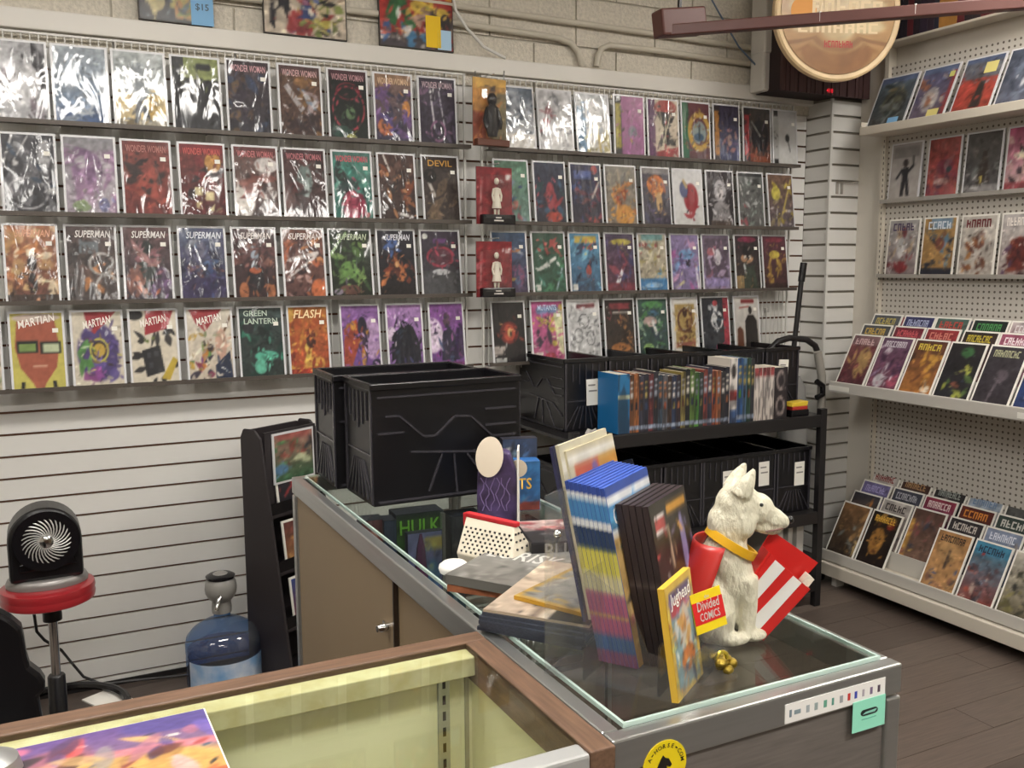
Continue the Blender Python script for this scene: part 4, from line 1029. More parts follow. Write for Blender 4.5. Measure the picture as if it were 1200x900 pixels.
LO = [[('brown and gold comic with battle shapes', 'g 8a6038 3a3028;s 14 .13 b08048,5a4a34,c8a868,4a3a30,7a8078', None, ''),
       ('black comic with a golden face shape', 'g 2c2018 241a16;e .45 .55 .26 .28 a8702c;e .4 .5 .05 .03 3a2414;e .58 .5 .05 .03 3a2414;e .48 .75 .1 .03 6a3c1c;s 6 .12 b8863c,6a3a1c .1 .05 .9 .2;e .75 .2 .15 .1 8a2c1c', '#', 'd8a840'),
       None,
       ('orange comic with a soldiers group shape', 'g b88048 c08a50;e .5 .3 .35 .25 c89458;p 4a3a34 .46 .65 .5 .3 .56 .3 .56 .65;s 14 .1 3a4a78,4a5a8a,5a4a44,8a5a44 .05 .6 .95 1', '#', '34281f'),
       ('blue and red comic with crowded shapes', 'g 3a86a8 8a4038;r 0 0 1 .2 3a8ab0;s 18 .12 a84a38,5a3c40,6a6e78,c8a898,3a3c48 .05 .3 .95 1;e .3 .2 .05 .04 c03838', '#', '24344a'),
       ('pale comic with dark olive figure shapes', 'g c8bfae 6a6048;s 14 .13 3a3828,6a6438,8a8048,2a2a28 .1 .35 .95 1', None, '')],
      [('burnt orange', 'g 3a3a44 a86a34;s 5 .1 c87a34', None, ''), ('white', 'g c0b8b0 6a5a58', '#', '3c3434'), ('brown and gold', 'g 6a4a40 7a5a48;r 0 .2 .15 1 c8903c;s 8 .12 4a4a5a,8a4a48', None, ''), ('charcoal', 'g 3a3438 4a4244', '#', 'c8c0b8'), ('periwinkle', 'g 8a98b8 6a7898', '#', 'd8dce8'), ('grey-green', 'g 6a7468 5a6058', None, '')],
      [('lilac', 'g 7a70a8 6a6498', '#', 'a8a0d0'), ('slate', 'g 4a4c5a 3c3c48', '#', 'b0b0b8'), ('crimson and indigo', 'g a03048 4a3c70', '#', 'e0c8c8'), ('brown-red', 'g 6a2c24 5a3028', '#', 'd0843c'), ('dark green', 'g 3a4a44 34403c', '#', 'c8c8c0'), ('sand', 'g a89a88 8a7c6c', None, '')],
      [('white', 'g c8c0b8 b8a8a0', '#', '8a2c2c'), ('chocolate', 'g 5a3c34 4a342e', '#', 'b08a60'), ('black and grey', 'g 383638 4a4648', '#', '9aa09a'), ('pale blue', 'g a8b8cc 98a8bc', '#', '7088a8'), ('grey', 'g 5a5a58 4a4a48', None, ''), ('tan', 'g 9a8a70 8a7a64', None, '')]]
TN = ['front tier', 'second tier', 'third tier', 'back tier']
for nm, DAT, xf, zf in (('waist-high', UP, xf1, zf1), ('bottom', LO, xf2, zf2)):
    for tI in range(4):
        for i in range(6):
            q = DAT[tI][i]
            if q is None:
                continue
            s = .008 + i * .1785 + (rnd.uniform(0, .006) if tI else 0)
            d = q[0] if tI == 0 else q[0] + ' topped comic'
            sp = q[1] if tI == 0 or ';' in q[1] else q[1] + ';s 7 .14 4a4044,8a7a74,2c282c,a89a90 0 .25 1 1'
            gcomic('%s, %s on the %s, %s gondola shelf' % (d, ORD[i], TN[tI], nm), s, xf + .062 * tI + .002, zf + .046 * tI + .001, math.radians(27), sp, 'comics on the %s gondola shelf' % nm,
                   title=q[2], tcol=q[3] or 'ffffff', th=.032 if tI else .03)
# dark books on the upper ledge
bx = 0
rs = random.Random(3)
cols = ['2a2030', '6a2028', '241c24', '7a2a24', '2a2a38', 'a87a40', '5a2028', '1e1a24', '8a3a28', '302430']
for i in range(26):
    w = rs.uniform(.022, .042)
    h = rs.uniform(.2, .26)
    col = cols[rs.randrange(len(cols))]
    if i == 9:
        w, col = .09, 'a8783c'
    o = MB().box(-.085, 0, -w + .001, 0, 0, h).build('book', mat('book_' + col, col, .5, var=.25, scale=25, stretch=(1, 1, .3)), None, bevel=.002)
    o.location = (GX - .004, GY - .03 - bx, z_u + .0005)
    tag(o, '%s book, %s from the column on the ledge above the gondola' % ({'a8783c': 'thick tan', '6a2028': 'dark red', '7a2a24': 'brick red', 'a87a40': 'tan', '5a2028': 'maroon', '8a3a28': 'rust red'}.get(col, 'near-black'), ORD[i]), 'book', 'books on the ledge above the gondola')
    bx += w
# bracket on the column
a = hit(985, 221, 1, YC - .01)
t = thing('slatwall_bracket', 'small metal bracket with two prongs on the column slatwall', 'bracket', (a.x, YC, a.z))
MB().box(-.022, -.008, -.006, -.0005, -.025, .025).build('plate', METAL_L, t)
MB().box(.008, .022, -.006, -.0005, -.025, .025).build('plate', METAL_L, t)
MB().tube([(-.03, -.008, .028), (.06, -.012, .03), (.11, -.02, .036)], .003, 6).build('prong', CHROME, t, True)

# ================================================================== BLACK CART WITH BINS AND BOOKS
CX0, CX1, CY0, CY1 = 1.74, 3.03, 2.975, 3.535
ZS, ZS2 = .862, .43
cart = thing('shelf_cart', 'black metal shelf cart against the back wall holding bins and books', 'cart', ((CX0 + CX1) / 2, (CY0 + CY1) / 2, 0))
ox, oy = (CX0 + CX1) / 2, (CY0 + CY1) / 2
def lb(x0, x1, y0, y1, z0, z1):
    return MB().box(x0 - ox, x1 - ox, y0 - oy, y1 - oy, z0, z1)
for z in (ZS, ZS2, .12):
    lb(CX0, CX1, CY0, CY1, z - .012, z).build('shelf', BLACKM, cart)
    for (y0, y1) in ((CY0 - .004, CY0 + .012), (CY1 - .012, CY1)):
        lb(CX0, CX1, y0, y1, z - .05, z + .004).build('shelf_rail', BLACKM, cart, bevel=.003)
for x in (CX0, CX1 - .035):
    for y in (CY0 - .006, CY1 - .03):
        lb(x, x + .035, y, y + .03, .0, ZS + .03).build('post', BLACKM, cart, bevel=.003)

RIBM = mat('rib_highlight', '3a383d', .25)  # lighter than the black body: ridge highlights put into the colour
def make_bin(name, label, loc, rz, note=None, group=None):
    """plastic short comic bin: .2 wide (x), .4 long (y), .285 tall"""
    W, L, H = .196, .385, .285
    t = thing(name, label, 'bin', loc, rz, group)
    th = .007
    m = MB()
    m.box(-W / 2, W / 2, -L / 2, L / 2, 0, th)
    m.box(-W / 2, -W / 2 + th, -L / 2, L / 2, th, H).box(W / 2 - th, W / 2, -L / 2, L / 2, th, H)
    m.box(-W / 2 + th, W / 2 - th, -L / 2, -L / 2 + th, th, H).box(-W / 2 + th, W / 2 - th, L / 2 - th, L / 2, th, H)
    m.build('body', BLACKP, t)
    m = MB()
    for s in (-1, 1):
        m.box(s * (W / 2) - .006, s * (W / 2) + .006, -L / 2 - .004, L / 2 + .004, H - .012, H + .004)
        m.box(-W / 2 - .004, W / 2 + .004, s * (L / 2) - .006, s * (L / 2) + .006, H - .012, H + .004)
    m.build('rim', BLACKG, t, bevel=.002)
    RA = [(.03, .5), (.2, .5), (.35, .31), (.46, .30), (.59, .45), (.67, .45), (.83, .26), (.92, .26)]
    RB = [(.03, .78), (.24, .63), (.76, .57)]
    segs = list(zip(RA, RA[1:])) + list(zip(RB, RB[1:])) + [((.38, .63), (.2, .95)), ((.47, .62), (.45, .96)), ((.55, .61), (.64, .92)), ((.03, .97), (.97, .97)), ((.03, .1), (.97, .1)), ((.03, .26), (.25, .26)), ((.03, .4), (.25, .4)), ((.8, .4), (.97, .4))]
    for sx in (-1, 1):
        m = MB()
        for (a, b) in segs:
            P = [(sx * (W / 2 + .0015), (u - .5) * L * -sx, (1 - v) * H) for u, v in (a, b)]
            m.bar(P[0], P[1], .005, .005)
        m.build('side_ribs', RIBM, t)
    for sy in (-1, 1):
        m = MB()
        for k in range(-3, 4):
            m.bar((k * .012, sy * (L / 2 + .0015), .1), (k * .03, sy * (L / 2 + .0015), .01), .004, .004)
            m.bar((k * .03, sy * (L / 2 + .0015), H - .02), (k * .03, sy * (L / 2 + .0015), H - .11 + .012 * abs(k)), .004, .004)
        m.bar((-.09, sy * (L / 2 + .0015), .12), (.09, sy * (L / 2 + .0015), .12), .004, .004)
        for sx in (-1, 1):
            m.bar((sx * (W / 2 - .006), sy * (L / 2 + .0015), .005), (sx * (W / 2 - .006), sy * (L / 2 + .0015), H - .01), .008, .005)
        m.build('end_ribs', RIBM, t)
    if note:
        u, v = note
        n = MB().box(-.028, .028, -.002, 0, 0, .105).build('paper_note', PAPER, t)
        n.location = (u, -L / 2 - .004, v)
        n.rotation_euler = (0, rnd.uniform(-.06, .06), 0)
        MB().box(-.02, .012, -.0026, -.002, .078, .084).box(-.018, .02, -.0026, -.002, .055, .061).build('handwriting', mat('pencil', '8a8680', .7), n)
    return t
yb = 3.335
for i in range(6):
    nt_ = {0: (.03, .1), 5: (.0, .13)}.get(i)
    make_bin('comic_bin', 'black plastic bin on the cart top, %s' % ['leftmost with white note', 'second from left', 'third from left', 'fourth from left', 'fifth from left', 'rightmost with white note'][i], (1.905 + i * .203, yb, ZS + .0005), rnd.uniform(-.01, .01), nt_, 'black bins on the cart')
for i in range(6):
    make_bin('comic_bin', 'black plastic bin on the lower cart shelf, %s' % ['leftmost', 'second from left', 'third from left', 'fourth from left with note', 'fifth from left with note', 'rightmost with note'][i],
             (1.90 + i * .2, 3.22, ZS2 + .0005), rnd.uniform(-.01, .01), {3: (.035, .12), 4: (.03, .14), 5: (.03, .12)}.get(i), 'black bins on the cart')
# two bins on the glass showcase (long sides to the room)
ZC = .953
make_bin('comic_bin', 'black plastic bin on the showcase, nearer of the two', (.852, 2.14, ZC + .001), math.pi / 2 + .02, None, 'black bins on the showcase')
make_bin('comic_bin', 'black plastic bin on the showcase, farther of the two', (.83, 2.35, ZC + .001), math.pi / 2 - .02, None, 'black bins on the showcase')

# books on the cart
bx0 = hit(723, 500, 1, CY0 + .01).x
bx1 = hit(921, 490, 1, CY0 + .01).x
specs = []
SP = ['7a4a2c', 'a05a2c', '3a3a48', '2a2c3a', '6a3034', '34343c', '3a4a5a', '5a5a60', '4a3428', '2c3a58', '3a2c34', '8a7a3c', '2a2a2c', '5a7a34', '4a8a34', '34403a', '8a3c34', '3a3c50', 'a04a2c', 'a8603c', '343438', '2c2c38']
names = {'7a4a2c': 'brown', 'a05a2c': 'rust', '3a3a48': 'slate', '2a2c3a': 'ink-blue', '6a3034': 'maroon', '34343c': 'charcoal', '3a4a5a': 'steel-blue', '5a5a60': 'grey', '4a3428': 'dark brown', '2c3a58': 'navy', '3a2c34': 'plum-black',
         '8a7a3c': 'mustard', '2a2a2c': 'black', '5a7a34': 'olive-green', '4a8a34': 'bright green', '34403a': 'dark green', '8a3c34': 'brick', '3a3c50': 'dusk-blue', 'a04a2c': 'burnt orange', 'a8603c': 'copper', '343438': 'soot', '2c2c38': 'midnight'}
total = bx1 - bx0
books = [('1f6ea8', 'bright blue', .055, .232)]
for c_ in SP:
    books.append((c_, names[c_], .0225, .225 + rs.uniform(-.012, .012)))
books += [('d8d0c8', 'white, taller', .04, .268), ('2c5a9a', 'royal blue, tall', .03, .268), ('4a6a8a', 'blue-grey, tall', .022, .265), ('2a4a3c', 'deep green, tall', .02, .266), ('34343a', 'dark tall', .02, .262)]
books += [('d0c4bc', 'white with red head', .022, .222)] * 5
books += [('3a3034', 'dark with two pale roundels', .075, .218)]
sw = sum(b[2] for b in books)
x = bx0
wn = 0
for i, (col, nm, w, h) in enumerate(books):
    w = w * total / sw
    dep = .145
    nmx = nm
    if nm.startswith('white with'):
        wn += 1
        nmx = '%s of the five white red-headed' % ORD[wn - 1]
        lab = '%s books, spine out on the cart' % nmx
    else:
        lab = '%s book standing spine out in the row on the cart' % nm
    t = MB().box(.0008, w - .0008, .002, dep, .002, h - .002).build('graphic_novel', PAGES, None)
    t.location = (x, CY0 + .004 + rs.uniform(0, .004), ZS + .005)
    tag(t, lab, 'book', 'books on the cart')
    sp = 'g %s %s;d .15' % (col, col)
    if i == 0:
        sp = 'g 1f78b4 1a5c90;r 0 .35 1 .42 b8c8a8;d .05'
    elif nm.startswith('white with'):
        sp = 'g d4c8c0 ccc0b4;r 0 0 1 .16 b04848;s 5 .1 b8a8a0 0 .2 1 1;d .1'
    elif nm.startswith('dark with'):
        sp = 'g 342c30 2c2628;o .5 .25 .28 .16 .3 9a8a84;o .5 .75 .28 .16 .3 9a8a84;d .1'
    elif nm.startswith('white, taller'):
        sp = 'g dcd4cc d0c8c0;e .5 .2 .35 .12 3a3434;r 0 .5 1 .65 b03c38;r 0 .8 1 1 3a5a90'
    else:
        l2 = rs.choice(['c8c0b0', 'b8a050', 'a0a8b8', 'd0c8c0', 'c87a4a'])
        sp = 'g %s %s;r .2 .12 .8 .4 %s;r .25 .5 .75 .62 %s;r 0 .88 1 .95 8a98b0;r .2 .16 .8 .2 %s;r .2 .26 .8 .3 %s;d .3' % (col, col, l2, rs.choice(SP), col, col)
    sp += ';n 1c1a1e .45 4'
    link('spine', art_mesh(sp, w - .001, h, 6 if w < .05 else 14, 30, PR_FLAT), t, (w / 2, -.0002, 0))
    cm = mat('cover_' + col, col, .45)
    MB().box(0, .0012, 0, dep, 0, h).build('front_cover', cm, t)
    MB().box(w - .0012, w, 0, dep, 0, h).build('back_cover', cm, t)
    x += w
# yellow and red toy pack at the end of the cart
a = hit(925, 490, 1, CY0 + .02)
t = thing('toy_car_pack', 'small yellow and red toy on the right end of the cart', 'toy', (hit(930, 488, 1, CY0 + .05).x, CY0 + .05, ZS + .0005))
MB().box(-.04, .06, -.03, .03, .0, .03).build('dark_base', BLACKG, t, bevel=.004)
MB().box(-.035, .05, -.032, .028, .03, .045).build('red_band', mat('toy_red', 'a8322c', .4), t, bevel=.003)
MB().prism([(-.04, .045), (.05, .045), (.055, .066), (-.03, .062)], -.03, .025).build('yellow_top', mat('toy_yellow', 'd8b838', .4), t, bevel=.003)
# pale panels leaning under the cart
for i, (x, w) in enumerate(((2.82, .03), (2.88, .025), (2.93, .04))):
    o = MB().box(0, w, 0, .3, 0, .27).build('white_board', mat('board_white', 'b8b4ac', .6), None, bevel=.002)
    o.location = (x, CY0 + .05, .121)
    tag(o, ['pale board under the cart, leftmost of three', 'pale board under the cart, middle of three', 'pale board under the cart, rightmost and thickest'][i], 'board', 'pale boards under the cart')
# vacuum behind the cart end
t = thing('upright_vacuum', 'grey upright vacuum with black handle tube behind the cart', 'vacuum', (3.2, 3.3, 0))
def vp(x, y, yy=3.3):
    q = hit(x, y, 1, yy)
    return (q.x - 3.2, q.y - 3.3, q.z)
MB().tube([vp(942, 308), vp(939, 330)], .016, 12).build('handle_grip', BLACKG, t, True)
MB().tube([vp(939, 330), vp(930, 410), vp(926, 470)], .012, 12).build('handle_tube', BLACKM, t, True)
MB().tube([vp(900, 412), vp(912, 400), vp(925, 396), vp(945, 398), vp(955, 405), vp(960, 418)], .015, 12).build('hose', BLACKM, t, True)
MB().tube([vp(958, 412, 3.28), vp(963, 440, 3.28), vp(962, 500, 3.28), vp(958, 600, 3.28)], .02, 12).build('hose_lower', mat('vac_grey', '9a968e', .4), t, True)
MB().lathe([(.05, .12), (.07, .14), (.075, .5), (.07, .75), (.055, .93), (.03, .98)], 24, Matrix.Translation((.03, .09, 0))).build('canister', mat('vac_clear', '8f8e8c', .25), t, True)
MB().box(-.08, .1, -.1, .12, 0, .12).build('floor_head', BLACKP, t, bevel=.02)
MB().tube([vp(957, 447, 3.26), vp(964, 452, 3.26), vp(964, 462, 3.26), vp(957, 466, 3.26)], .014, 10).build('catch', BLACKG, t, True)

# ================================================================== GLASS SHOWCASE
SX0, SX1, SY0, SY1, SZ = .572, 1.058, .878, 2.475, .95
GXL, GXR, GYF, GYB = .603, 1.042, .903, 2.452
case = thing('glass_showcase', 'aluminium-framed glass showcase with tan sliding doors and dog figurine on top', 'showcase', ((SX0 + SX1) / 2, (SY0 + SY1) / 2, 0))
cx, cy = (SX0 + SX1) / 2, (SY0 + SY1) / 2
def sb(x0, x1, y0, y1, z0, z1, name, m, bevel=0, par=None):
    return MB().box(x0 - cx, x1 - cx, y0 - cy, y1 - cy, z0, z1).build(name, m, par or case, bevel=bevel)
PT = .028
for x in (SX0, SX1 - PT):
    for y in (SY0, SY1 - PT):
        sb(x, x + PT, y, y + PT, 0, SZ - .05, 'corner_post', ALU, .003)
for z0, z1 in ((SZ - .046, SZ - .002), (.06, .12)):
    sb(SX0, SX1, SY0, SY0 + .024, z0, z1, 'frame_rail', ALU, .003)
    sb(SX0, SX1, SY1 - .024, SY1, z0, z1, 'frame_rail', ALU, .003)
    sb(SX0, SX0 + .024, SY0 + .024, SY1 - .024, z0, z1, 'frame_rail', ALU, .003)
    sb(SX1 - .024, SX1, SY0 + .024, SY1 - .024, z0, z1, 'frame_rail', ALU, .003)
GE = mat('glass_edge', 'b9cfc6', .15, coat=.5)
sb(GXL + .004, GXR - .004, GYF + .004, GYB - .004, SZ - .002, SZ + .002, 'glass_top', GLASS)
for (a0, a1, b0, b1) in ((GXL, GXR, GYF, GYF + .004), (GXL, GXR, GYB - .004, GYB), (GXL, GXL + .004, GYF + .004, GYB - .004), (GXR - .004, GXR, GYF + .004, GYB - .004)):
    sb(a0, a1, b0, b1, SZ - .0035, SZ + .0025, 'glass_edge', GE)
sb(SX1 - .014, SX1 - .01, SY0 + .03, SY1 - .03, .12, SZ - .046, 'front_pane', GLASS)
sb(SX0 + .028, SX1 - .028, SY0 + .006, SY0 + .014, .12, SZ - .046, 'end_panel', mat('grey_laminate', '6b6560', .28, var=.16, scale=5, stretch=(3, 1, 40)))
sb(SX0 + .028, SX1 - .028, SY1 - .014, SY1 - .01, .12, SZ - .046, 'end_pane', GLASS)
sb(SX0 + .004, SX1 - .004, SY0 + .004, SY1 - .004, .10, .118, 'deck', mat('deck_brown', '4a413a', .5, var=.1))
sb(SX0 + .03, SX1 - .03, SY0 + .03, SY1 - .03, 0, .1, 'plinth', BLACKM)
ysp = hit(461, 700, 0, SX0 + .012).y
d1 = sb(SX0 + .006, SX0 + .012, ysp - .02, SY1 - .03, .121, SZ - .047, 'sliding_door', TAN)
d2 = sb(SX0 + .014, SX0 + .020, SY0 + .03, ysp + .01, .121, SZ - .047, 'sliding_door', TAN)
sb(SX0 + .004, SX0 + .012, SY1 - .036, SY1 - .03, .121, SZ - .047, 'door_jamb', ALU)
sb(SX0 + .003, SX0 + .012, ysp - .026, ysp - .02, .121, SZ - .047, 'door_edge', mat('dark_bronze', '4a4038', .4, metal=.6))
lk = hit(453, 735, 0, SX0)
L = MB().lathe([(.009, 0), (.009, .018), (.007, .022), (.007, .026)], 16, Matrix.Rotation(math.radians(-90), 4, 'Y')).build('lock', CHROME, case, True)
L.location = (SX0 + .006 - cx, lk.y - cy, lk.z)
MB().box(-.004, .0, -.002, .03, -.004, .004).build('latch_bar', CHROME, L)
# glass shelf with toys inside the far half
sb(SX0 + .03, SX1 - .03, 1.55, SY1 - .03, .70, .706, 'glass_shelf', GLASS)
for y in (1.6, 2.0, 2.4):
    sb(SX1 - .03, SX1 - .02, y, y + .012, .12, SZ - .05, 'shelf_standard', ALU)
    sb(SX0 + .022, SX0 + .03, y, y + .012, .12, SZ - .05, 'shelf_standard', ALU)
for y in (1.606, 2.006):
    sb(SX0 + .03, SX1 - .03, y, y + .008, .685, .70, 'shelf_bracket', ALU)
def boxed(name, label, cat, loc, rz, w, d, h, spec, side, title=None, tcol='ffffff', th=.02, tz=.8, tw=.8, res=(18, 26), bevel=0.0):
    t = MB().box(-w / 2, w / 2, -d / 2, d / 2, 0, h).build(name, side, None, bevel=bevel)
    t.location = loc
    t.rotation_euler = (0, 0, rz)
    tag(t, label, cat)
    link('front_print', art_mesh(spec, w - .002, h - .002, res[0], res[1], PR_FLAT), t, (0, -d / 2 - .0008, .001))
    if title:
        m = mat('ink_' + tcol, tcol, .5)
        link('lettering', text_mesh(title, w * tw, th, m), t, (0, -d / 2 - .0015, h * tz))
    return t
CBX = mat('carton_dark', '22242c', .45)
def incase(px0, px1, ytop, yy, fn):
    pm = (px0 + px1) / 2
    a_, b_ = hit(px0, ytop, 1, yy), hit(px1, ytop, 1, yy)
    return ((a_.x + b_.x) / 2, yy, .7065), (b_.x - a_.x), min(.235, hit(pm, ytop, 1, yy).z - .7065)
L0, W0, H0 = incase(460, 514, 594, 2.02, 0)
boxed('toy_box', 'dark toy box with green lettering inside the showcase', 'toy box', L0, -.05, W0, .06, H0, 'g 26302c 2a3444;r 0 .04 1 .3 3a5a2a;s 6 .12 4a8a34,6aa04a 0 .25 1 .4;s 5 .2 34506a,2a2c38 0 .5 1 1', CBX, 'HULK', '7ac040', .035, .86, .85)
L0, W0, H0 = incase(476, 516, 622, 1.93, 0)
boxed('book', 'blue and violet book with a yellow block inside the showcase', 'book', L0, -.05, W0, .02, H0, 'g 7078a8 5a5c98;r .5 .06 1 .2 c8b85a;e .7 .5 .25 .2 4a80b0;e .8 .8 .2 .1 3a8a70', CBX)
L0, W0, H0 = incase(421, 446, 602, 2.0, 0)
boxed('toy_box', 'reddish toy box at the left inside the showcase', 'toy box', L0, -.1, W0, .05, H0, 'g 6a3c3c 3a2a2e;s 10 .14 b05a50,8a3a3c,c89a88', CBX)
L0, W0, H0 = incase(447, 461, 606, 1.98, 0)
boxed('toy_box', 'dark blue toy box inside the showcase beside the reddish one', 'toy box', L0, -.1, W0, .05, H0, 'g 34425a 2c3c50;s 5 .14 5a7090,1e2430', CBX)
L0, W0, H0 = incase(524, 560, 600, 2.05, 0)
boxed('toy_box', 'grey toy box in the showcase right of the divider', 'toy box', L0, -.05, W0, .06, H0, 'g 4a4c50 3a3c40;s 5 .14 6a6460,2a2c30', CBX)
L0, W0, H0 = incase(524, 544, 660, 1.78, 0)
boxed('comic_book', 'teal comic propped in the showcase below the pouch', 'comic', L0, -.05, W0, .012, H0, 'g 4a6a80 34505a;s 8 .14 8aa0a0,2a4048,a08a60', CBX)
L0, W0, H0 = incase(482, 504, 626, 1.88, 0)
t = MB().lathe([(.024, 0), (.026, .01), (.017, .03), (.020, H0 * .4), (.014, H0 * .65), (.010, H0 * .85), (.003, H0)], 7).build('statuette', mat('plum_gloss', '4a2c46', .25), None, False)
t.location = L0
tag(t, 'dark plum pointed statuette inside the showcase', 'statuette')
a_ = hit(518, 600, 1, 1.95)
sb(a_.x - .004, a_.x + .004, 1.94, 1.952, .706, SZ - .004, 'divider_post', ALU)
# yellowed magazines lying on the deck beneath the near bin
for i, (x, y, col, nm) in enumerate(((.64, 2.22, 'a8884a', 'tan'), (.66, 2.06, '8a7a4a', 'olive'))):
    o = comic('%s magazine lying flat in the showcase under the bins' % nm, (x + .08, y, .708), -.4, -math.pi / 2, 'g %s 7a6a48;s 8 .16 c8b088,5a5040,a86a3a,6a7a6a' % col, .17, .25, bag=False, sticker=False, name='magazine', cat='magazine')
    o.rotation_euler = (-math.pi / 2, 0, -.4)

# stickers on the end of the showcase
ye = SY0 + .008
def ep(x, y, yy=SY0 - .0006):
    return hit(x, y, 1, yy)
def quad_plate(px, y0, y1, name, m, label, cat):
    P = [ep(*q) for q in px]
    xs, zs = [q.x for q in P], [q.z for q in P]
    x0, x1, z0, z1 = (xs[0] + xs[3]) / 2, (xs[1] + xs[2]) / 2, (zs[2] + zs[3]) / 2, (zs[0] + zs[1]) / 2
    return x0, x1, z0, z1
x0, x1, z0, z1 = quad_plate([(920, 826), (1037, 794), (1037, 817), (920, 846)], 0, 0, '', None, '', '')
yp = SY0 - .001
t = thing('sticker', 'long white sticker with a row of tiny icons on the showcase end', 'sticker', ((x0 + x1) / 2, yp, z0))
W, H = x1 - x0, z1 - z0
MB().box(-W / 2, W / 2, 0, .001, 0, H).build('white_strip', mat('sticker_white', 'f0eeea', .4), t)
ik = [('7a8a94', .04, .02), ('8a9aa0', .085, .06), ('a8b0b4', .2, .03), ('9aa8a8', .28, .03), ('6aa890', .37, .03), ('5a9a8a', .45, .02), ('a0a4a8', .53, .03), ('c83a34', .61, .025), ('3a4ab0', .68, .025), ('b0a8b0', .76, .02), ('7a6a8a', .84, .025), ('5a4a5a', .92, .025)]
for i, (c_, u, w) in enumerate(ik):
    MB().box((u - .5) * W, (u - .5) * W + w * W, -.0004, 0, H * (.3 if i != 1 else .38), H * (.68 if i != 1 else .6)).build('icon', mat('icon_' + c_, c_, .5), t)
x0, x1, z0, z1 = quad_plate([(998, 823), (1036, 813), (1036, 849), (998, 858)], 0, 0, '', None, '', '')
t = thing('sticker', 'mint green square sticker with a dark oval logo on the showcase end', 'sticker', ((x0 + x1) / 2, yp - .0015, z0))
W, H = x1 - x0, z1 - z0
MB().box(-W / 2, W / 2, 0, .001, 0, H).build('mint_square', mat('mint', '9ae8cc', .4), t, bevel=.0004)
pts = [(math.cos(a) * H * .14 + (W * .16 if math.cos(a) > 0 else -W * .16), math.sin(a) * H * .1 + H * .58) for a in [2 * math.pi * i / 24 for i in range(24)]]
MB().prism(pts, -.0005, 0).build('dark_oval', mat('ink_dark', '1a2422', .5), t)
MB().prism([(-W * .2, H * .54), (W * .16, H * .54), (W * .22, H * .62), (-W * .12, H * .6)], -.0009, -.0005).build('logo_mark', mat('logo_mint', '8ac8b8', .5), t)
MB().box(-W * .22, W * .22, -.0004, 0, H * .36, H * .39).build('fine_print', mat('mint_dark', '6ab8a0', .5), t)
c = ep(779, 897)
t = thing('sticker', 'round yellow sticker with black lettering around a dark horse emblem', 'sticker', (c.x, yp, c.z))
R = 31 * (c - Vector((0, 0, CAM_H))).dot(_fw) / F_PX
MB().lathe([(R, 0), (R, .001)], 48, RX).build('yellow_disc', mat('sticker_yellow', 'ecd21c', .4), t).location = (0, .001, 0)
ink = mat('ink_black', '1a1814', .5)
word = 'A-HORSE-COM'
for i, ch in enumerate(word):
    an = math.radians(152 - i * 14.5)
    if ch != ' ':
        link('letter', text_mesh(ch, None, R * .17 if ch != '-' else R * .05, ink), t, (math.cos(an) * R * .8, -.0006, math.sin(an) * R * .8), (0, math.pi / 2 - an, 0))
MB().prism([(R * q, R * w) for q, w in ((-.4, -.5), (-.36, .0), (-.2, .3), (-.1, .44), (.0, .32), (.16, .26), (.3, .0), (.22, -.08), (.05, -.0), (.1, -.2), (.2, -.5))], -.0012, -.0002).build('horse_emblem', ink, t)

# ================================================================== WOOD-EDGED CASE (front left)
WX0, WX1, WY0, WY1 = -.75, .566, .862, 1.252
wc2 = thing('wood_case', 'wood-edged display case with cream interior in the front left', 'display case', (0, WY1, 0))
def wb_(x0, x1, y0, y1, z0, z1, name, m, bevel=0, par=None):
    return MB().box(x0, x1, y0 - WY1, y1 - WY1, z0, z1).build(name, m, par or wc2, bevel=bevel)
wb_(WX0, WX1, WY1 - .034, WY1, .90, .953, 'wood_edge', WOODE, .002)
wb_(WX1 - .034, WX1, WY0, WY1 - .034, .90, .953, 'wood_edge', WOODY, .002)
wb_(WX0, WX0 + .034, WY0, WY1 - .034, .90, .953, 'wood_edge', WOODY, .002)
wb_(WX0 + .034, WX1 - .034, WY0, WY0 + .03, .90, .951, 'front_rail', mat('silver_rail', 'c8c9c8', .35, metal=.5), .004)
wb_(WX0, WX1, WY1 - .022, WY1 - .002, 0, .90, 'back_panel', CREAM)
wb_(WX0, WX1, WY1 - .002, WY1, 0, .90, 'back_skin', WOODE)
wb_(WX1 - .02, WX1, WY0, WY1 - .022, 0, .90, 'side_panel', CREAM)
wb_(WX0, WX0 + .02, WY0, WY1 - .022, 0, .90, 'side_panel', CREAM)
wb_(WX0 + .034, WX1 - .034, WY1 - .068, WY1 - .034, .915, .944, 'ledge', mat('chipped_cream', 'e6dfb2', .55, var=.12, scale=30, col2='cfc08a'), .002)
wb_(WX0 + .02, WX1 - .02, WY0, WY1 - .022, .10, .12, 'case_floor', CREAM)
wb_(WX0 + .034, WX1 - .034, WY0 + .03, WY1 - .034, .945, .9505, 'glass_top', GLASS)
wb_(WX0 + .034, WX1 - .034, WY0 + .006, WY0 + .011, .12, .9, 'front_pane', GLASS)
xs = hit(521, 800, 1, WY1 - .03).x
st = wb_(xs - .009, xs + .009, WY1 - .027, WY1 - .022, .15, .912, 'shelf_standard', ALU)
m = MB()
for i in range(30):
    m.box(xs - .0025, xs + .0025, -.0275, -.027, .16 + i * .025, .174 + i * .025)
m.build('slot', mat('slot_dark', '3a342e', .8), st)
wb_(xs + .035, xs + .041, WY1 - .026, WY1 - .022, .12, .9, 'corner_bead', mat('tan_bead', 'b0a888', .6))
